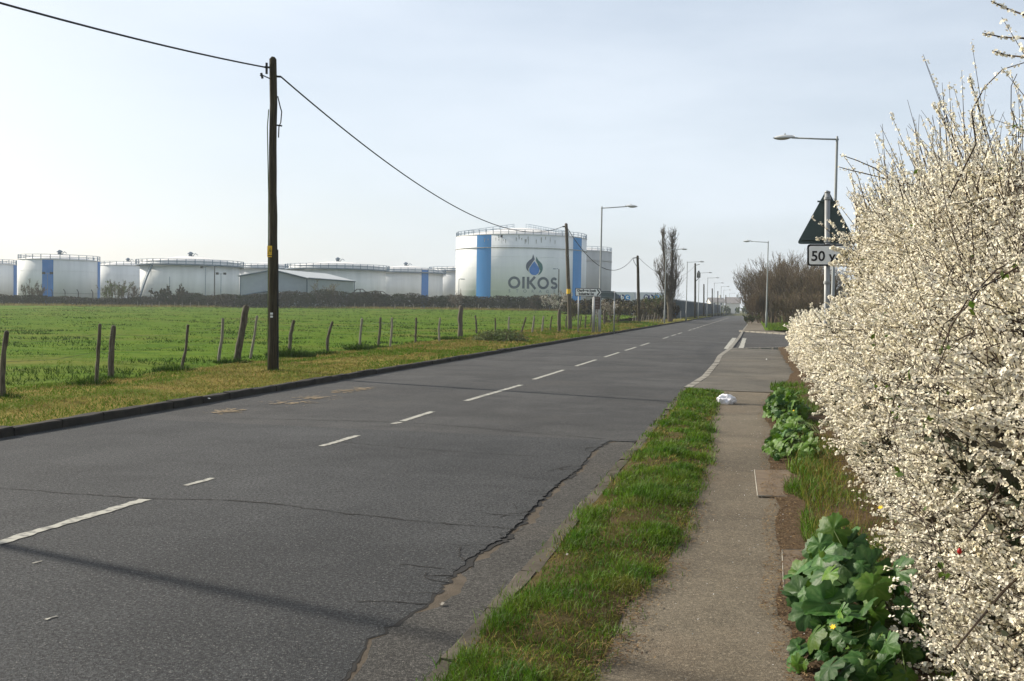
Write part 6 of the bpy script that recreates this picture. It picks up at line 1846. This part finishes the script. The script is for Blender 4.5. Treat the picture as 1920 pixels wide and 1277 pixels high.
# leafy mound at the field corner
g = G(938, 641, 0.1)
C = NR.normal(size=(5200, 3)); C /= np.linalg.norm(C, axis=1, keepdims=True); C *= (NR.uniform(0.4, 1, (5200, 1))) * np.array([[1.35, 1.3, 0.52]]); C = C[C[:, 2] > -0.02]
C[:, 2] *= 0.7 + 0.6 * vnoise(C[:, 0], C[:, 1], 1.4, 70)
root = empty('bramble_mound', g); tag(root, 'low leafy bramble mound in the fence line right of the thick round post', 'bush')
link('leaves', cloud_mesh('leaves', C, 0.055), mat('mound_leaf', (0.065, 0.095, 0.022), 0.8, col2=(0.10, 0.12, 0.04), scale=1.2, island=0.4, trans=0.2), root)
rg_ = random.Random(9); out = []
for k in range(26):
    a = rg_.uniform(0, 6.28); grow(rg_, (math.cos(a) * 0.9, math.sin(a) * 0.7, 0), (math.cos(a) * 0.4, math.sin(a) * 0.4, 1), 0.35, 0.008, 1, out, 3, 0.7, 0.0, 0.7, 3, 0.2, 0.004)
tag(link('stems', segs_mesh('stems', out, 4), M_BRAMB, root), kind='stuff')
# corner grass by the side road
n = 9000
x = NR.uniform(1.2, 14, n); y = NR.uniform(79, 112, n); ok = x > 16 - 1.2 * (y - 74); x, y = x[ok], y[ok]
zc_ = 0.09 + 0.25 * np.array([sm((v - 1) / 4) for v in x])
o = link('corner_blades', blades_mesh('corner_blades', np.stack([x, y, zc_], 1), NR.uniform(0.1, 0.45, len(x)), np.full(len(x), 0.05), NR.normal(0, 0.4, (len(x), 2)), False), M_GRASSF)
tag(o, 'rough grass on the far corner below the thicket', 'grass', kind='stuff')

# ------------------------------------------------------------------ footway details and litter
def slab(label, pts, seed):
    q = [G(x, y, 0.05) for x, y in pts]; c = sum(q, Vector()) / len(q)
    root = empty('concrete_slab', (c.x, c.y, 0.045)); tag(root, label, 'slab', 'concrete slabs let into the footway edge')
    MB().prism([(p.x - c.x, p.y - c.y) for p in q], lambda u, v, w: (u, v, w - 0.03), 0.045).build('cover', M_SLAB, root, bevel=0.006)
    mb = MB()
    for a, b in zip(q, q[1:] + q[:1]): mb.tube([(a.x - c.x, a.y - c.y, 0.0105), (b.x - c.x, b.y - c.y, 0.0105)], 0.007, 4)
    mb.build('edging', M_KERBL, root)
slab('rectangular concrete slab at the footway edge, farther of the two', [(1421, 931), (1535, 934), (1520, 884), (1415, 882)], 1)
slab('concrete slab half under the mallow leaves', [(1470, 1104), (1600, 1110), (1580, 1034), (1467, 1033)], 2)
# leaf litter and twigs along both footway edges
n = 14000
yy = 3.4 * (20 / 3.4) ** NR.uniform(0, 1, n)
sd_ = NR.uniform(size=n) < 0.6
ed = np.where(sd_, np.array([bank_edge(v) for v in yy]) + np.abs(NR.normal(0, 0.22, n)) - 0.10, vexp(yy) + NR.normal(0.04, 0.07, n))
keep = (vnoise(yy, ed, 2.2, 44) > 0.35) | sd_
C = np.stack([ed, yy, 0.056 + NR.uniform(0, 0.012, n) + np.where(sd_, 0.02, 0.0)], 1)[keep]
n = len(C); a = NR.uniform(0, 2 * math.pi, n); l = NR.uniform(0.006, 0.024, n); w = NR.uniform(0.0015, 0.005, n)
dx = np.stack([np.cos(a), np.sin(a), NR.normal(0, .15, n)], 1) * l[:, None]; dy = np.stack([-np.sin(a), np.cos(a), NR.normal(0, .2, n)], 1) * w[:, None]
V = np.stack([C - dx, C + dy, C + dx, C - dy], 1).reshape(-1, 3); q = (np.arange(n) * 4)[:, None]
o = link('leaf_litter', np_mesh('leaf_litter', V, q + np.array([[0, 1, 2, 3]])), M_LITTER); tag(o, 'brown leaf litter and twig bits along the footway edges', 'litter', kind='stuff')
n = 420
yy = 3.8 * (20 / 3.8) ** NR.uniform(0, 1, n); xx = 0.45 - np.abs(NR.normal(0, 0.5, n)); ok = (xx > -1.2); xx, yy = xx[ok], yy[ok]
o = link('fallen_petals', cloud_mesh('fallen_petals', np.stack([xx, yy, np.full(len(xx), 0.054)], 1), 0.0042), M_PAPER); tag(o, 'tiny white petals fallen on the footway', 'petals', kind='stuff')
# loose grit in the channel
n = 2600
yy = 3.6 * (13.5 / 3.6) ** NR.uniform(0, 1, n); xc = np.interp(yy, [c[1] for c in crk_d], [c[0] for c in crk_d])
xx = xc + 0.03 + np.abs(NR.normal(0, 0.16, n)); ok = xx < ROAD_R - 0.01; xx, yy = xx[ok], yy[ok]
C = np.stack([xx, yy, np.full(len(xx), -0.016)], 1)
o = link('loose_grit', cloud_mesh('loose_grit', C, 0.006), M_KERB); tag(o, 'loose grit and chippings in the broken road channel', 'grit', kind='stuff')

# white plastic bag: crumpled
bg = G(1363, 756, 0.05)
bm = bmesh.new(); bmesh.ops.create_icosphere(bm, subdivisions=4, radius=1.0)
for v in bm.verts:
    p = v.co.copy(); k = 0.72 + 0.5 * float(vnoise(p.x * 2 + 5, p.y * 2 + p.z * 1.7 + 9, 1.2, 90)) + 0.22 * (float(vnoise(p.x * 6, p.y * 6 + p.z * 5, 1.0, 91)) - .5)
    v.co = Vector((p.x * 0.165, p.y * 0.13, p.z * 0.115)) * k
    if v.co.x < -0.05: v.co.z += 0.035 * (-(v.co.x) - 0.05) / 0.1
    v.co.z = max(v.co.z, -0.06)
me = bpy.data.meshes.new('plastic_bag'); bm.to_mesh(me); bm.free()
o = link('plastic_bag', me, M_BAG); o.location = (bg.x, bg.y, 0.095); tag(o, 'crumpled white plastic bag lying at the end of the grass strip', 'bag')
def scrap_paper(label, px, py, z, s, m=M_PAPER):
    p = G(px, py, z); rg = random.Random(px)
    vs = [(-s, -s * .6, 0), (s * .1, -s * .7, s * .4), (s, -s * .4, 0.1 * s), (s * .8, s * .6, s * .35), (-s * .1, s * .5, 0), (-s * .9, s * .5, s * .3)]
    o = MB().add(vs, [(0, 1, 4, 5), (1, 2, 3, 4)]).build('paper_scrap', m); o.location = (p.x, p.y, z + 0.004); o.rotation_euler = (0, 0, rg.uniform(0, 6)); tag(o, label, 'litter')
scrap_paper('small pale scrap lying on the near grass beside the kerb', 1063, 1041, 0.085, 0.018, M_KERBL)
scrap_paper('tiny pale stone-like scrap in the road channel', 829, 1134, 0.0, 0.022, M_KERBL)
scrap_paper('reddish scrap lying at the hedge foot past the slab', 1516, 846, 0.1, 0.06, mat('red_scrap', (0.55, 0.2, 0.13), 0.7))
scrap_paper('white scrap on the tarmac crossing beyond the bag', 1437, 674, 0.05, 0.04)
scrap_paper('white scrap on the verge by the kerb below the posts', 392, 748, 0.13, 0.03)
# orange sand spilt by the left kerb
for k, (px, py, rx, ry) in enumerate(((543, 755, 0.55, 0.16), (592, 746, 0.5, 0.1), (648, 733, 0.42, 0.22), (680, 729, 0.25, 0.12), (430, 771, 0.35, 0.12))):
    c = G(px, py); rg = random.Random(k + 40); mb = MB()
    for i in range(70):
        ox, oy = rg.gauss(0, rx * 0.5), rg.gauss(0, ry * 1.6); q = rg.uniform(0.012, 0.07) * (1.2 - min(1, abs(ox) / rx)); vs = []
        for j in range(9):
            a = 2 * math.pi * j / 9; rr_ = q * rg.uniform(0.3, 1.2); vs.append((ox + rr_ * 1.3 * math.cos(a), oy + rr_ * math.sin(a), 0.004 + 0.00008 * i))
        mb.add(vs, [tuple(range(9))])
    o = mb.build('sand_spill', M_SAND); o.location = (c.x, c.y, 0.001)
    tag(o, 'patches of orange sand spilt on the road by the left kerb', 'sand', kind='stuff')

# ------------------------------------------------------------------ haze over the flat land
mb = MB().box((-2500, -2500, -2.0), (2500, 2500, 32.0))
hz = mb.build('haze', None)
hm = bpy.data.materials.new('haze'); hm.use_nodes = True
hn = hm.node_tree.nodes; hn.remove(hn['Principled BSDF'])
pv = hn.new('ShaderNodeVolumePrincipled')
pv.inputs['Color'].default_value = (0.80, 0.87, 0.95, 1); pv.inputs['Density'].default_value = 0.00028; pv.inputs['Anisotropy'].default_value = 0.3
hm.node_tree.links.new(pv.outputs['Volume'], hn['Material Output'].inputs['Volume'])
hz.data.materials.append(hm); tag(hz, 'thin pale haze lying over the flat land', 'haze', kind='stuff')
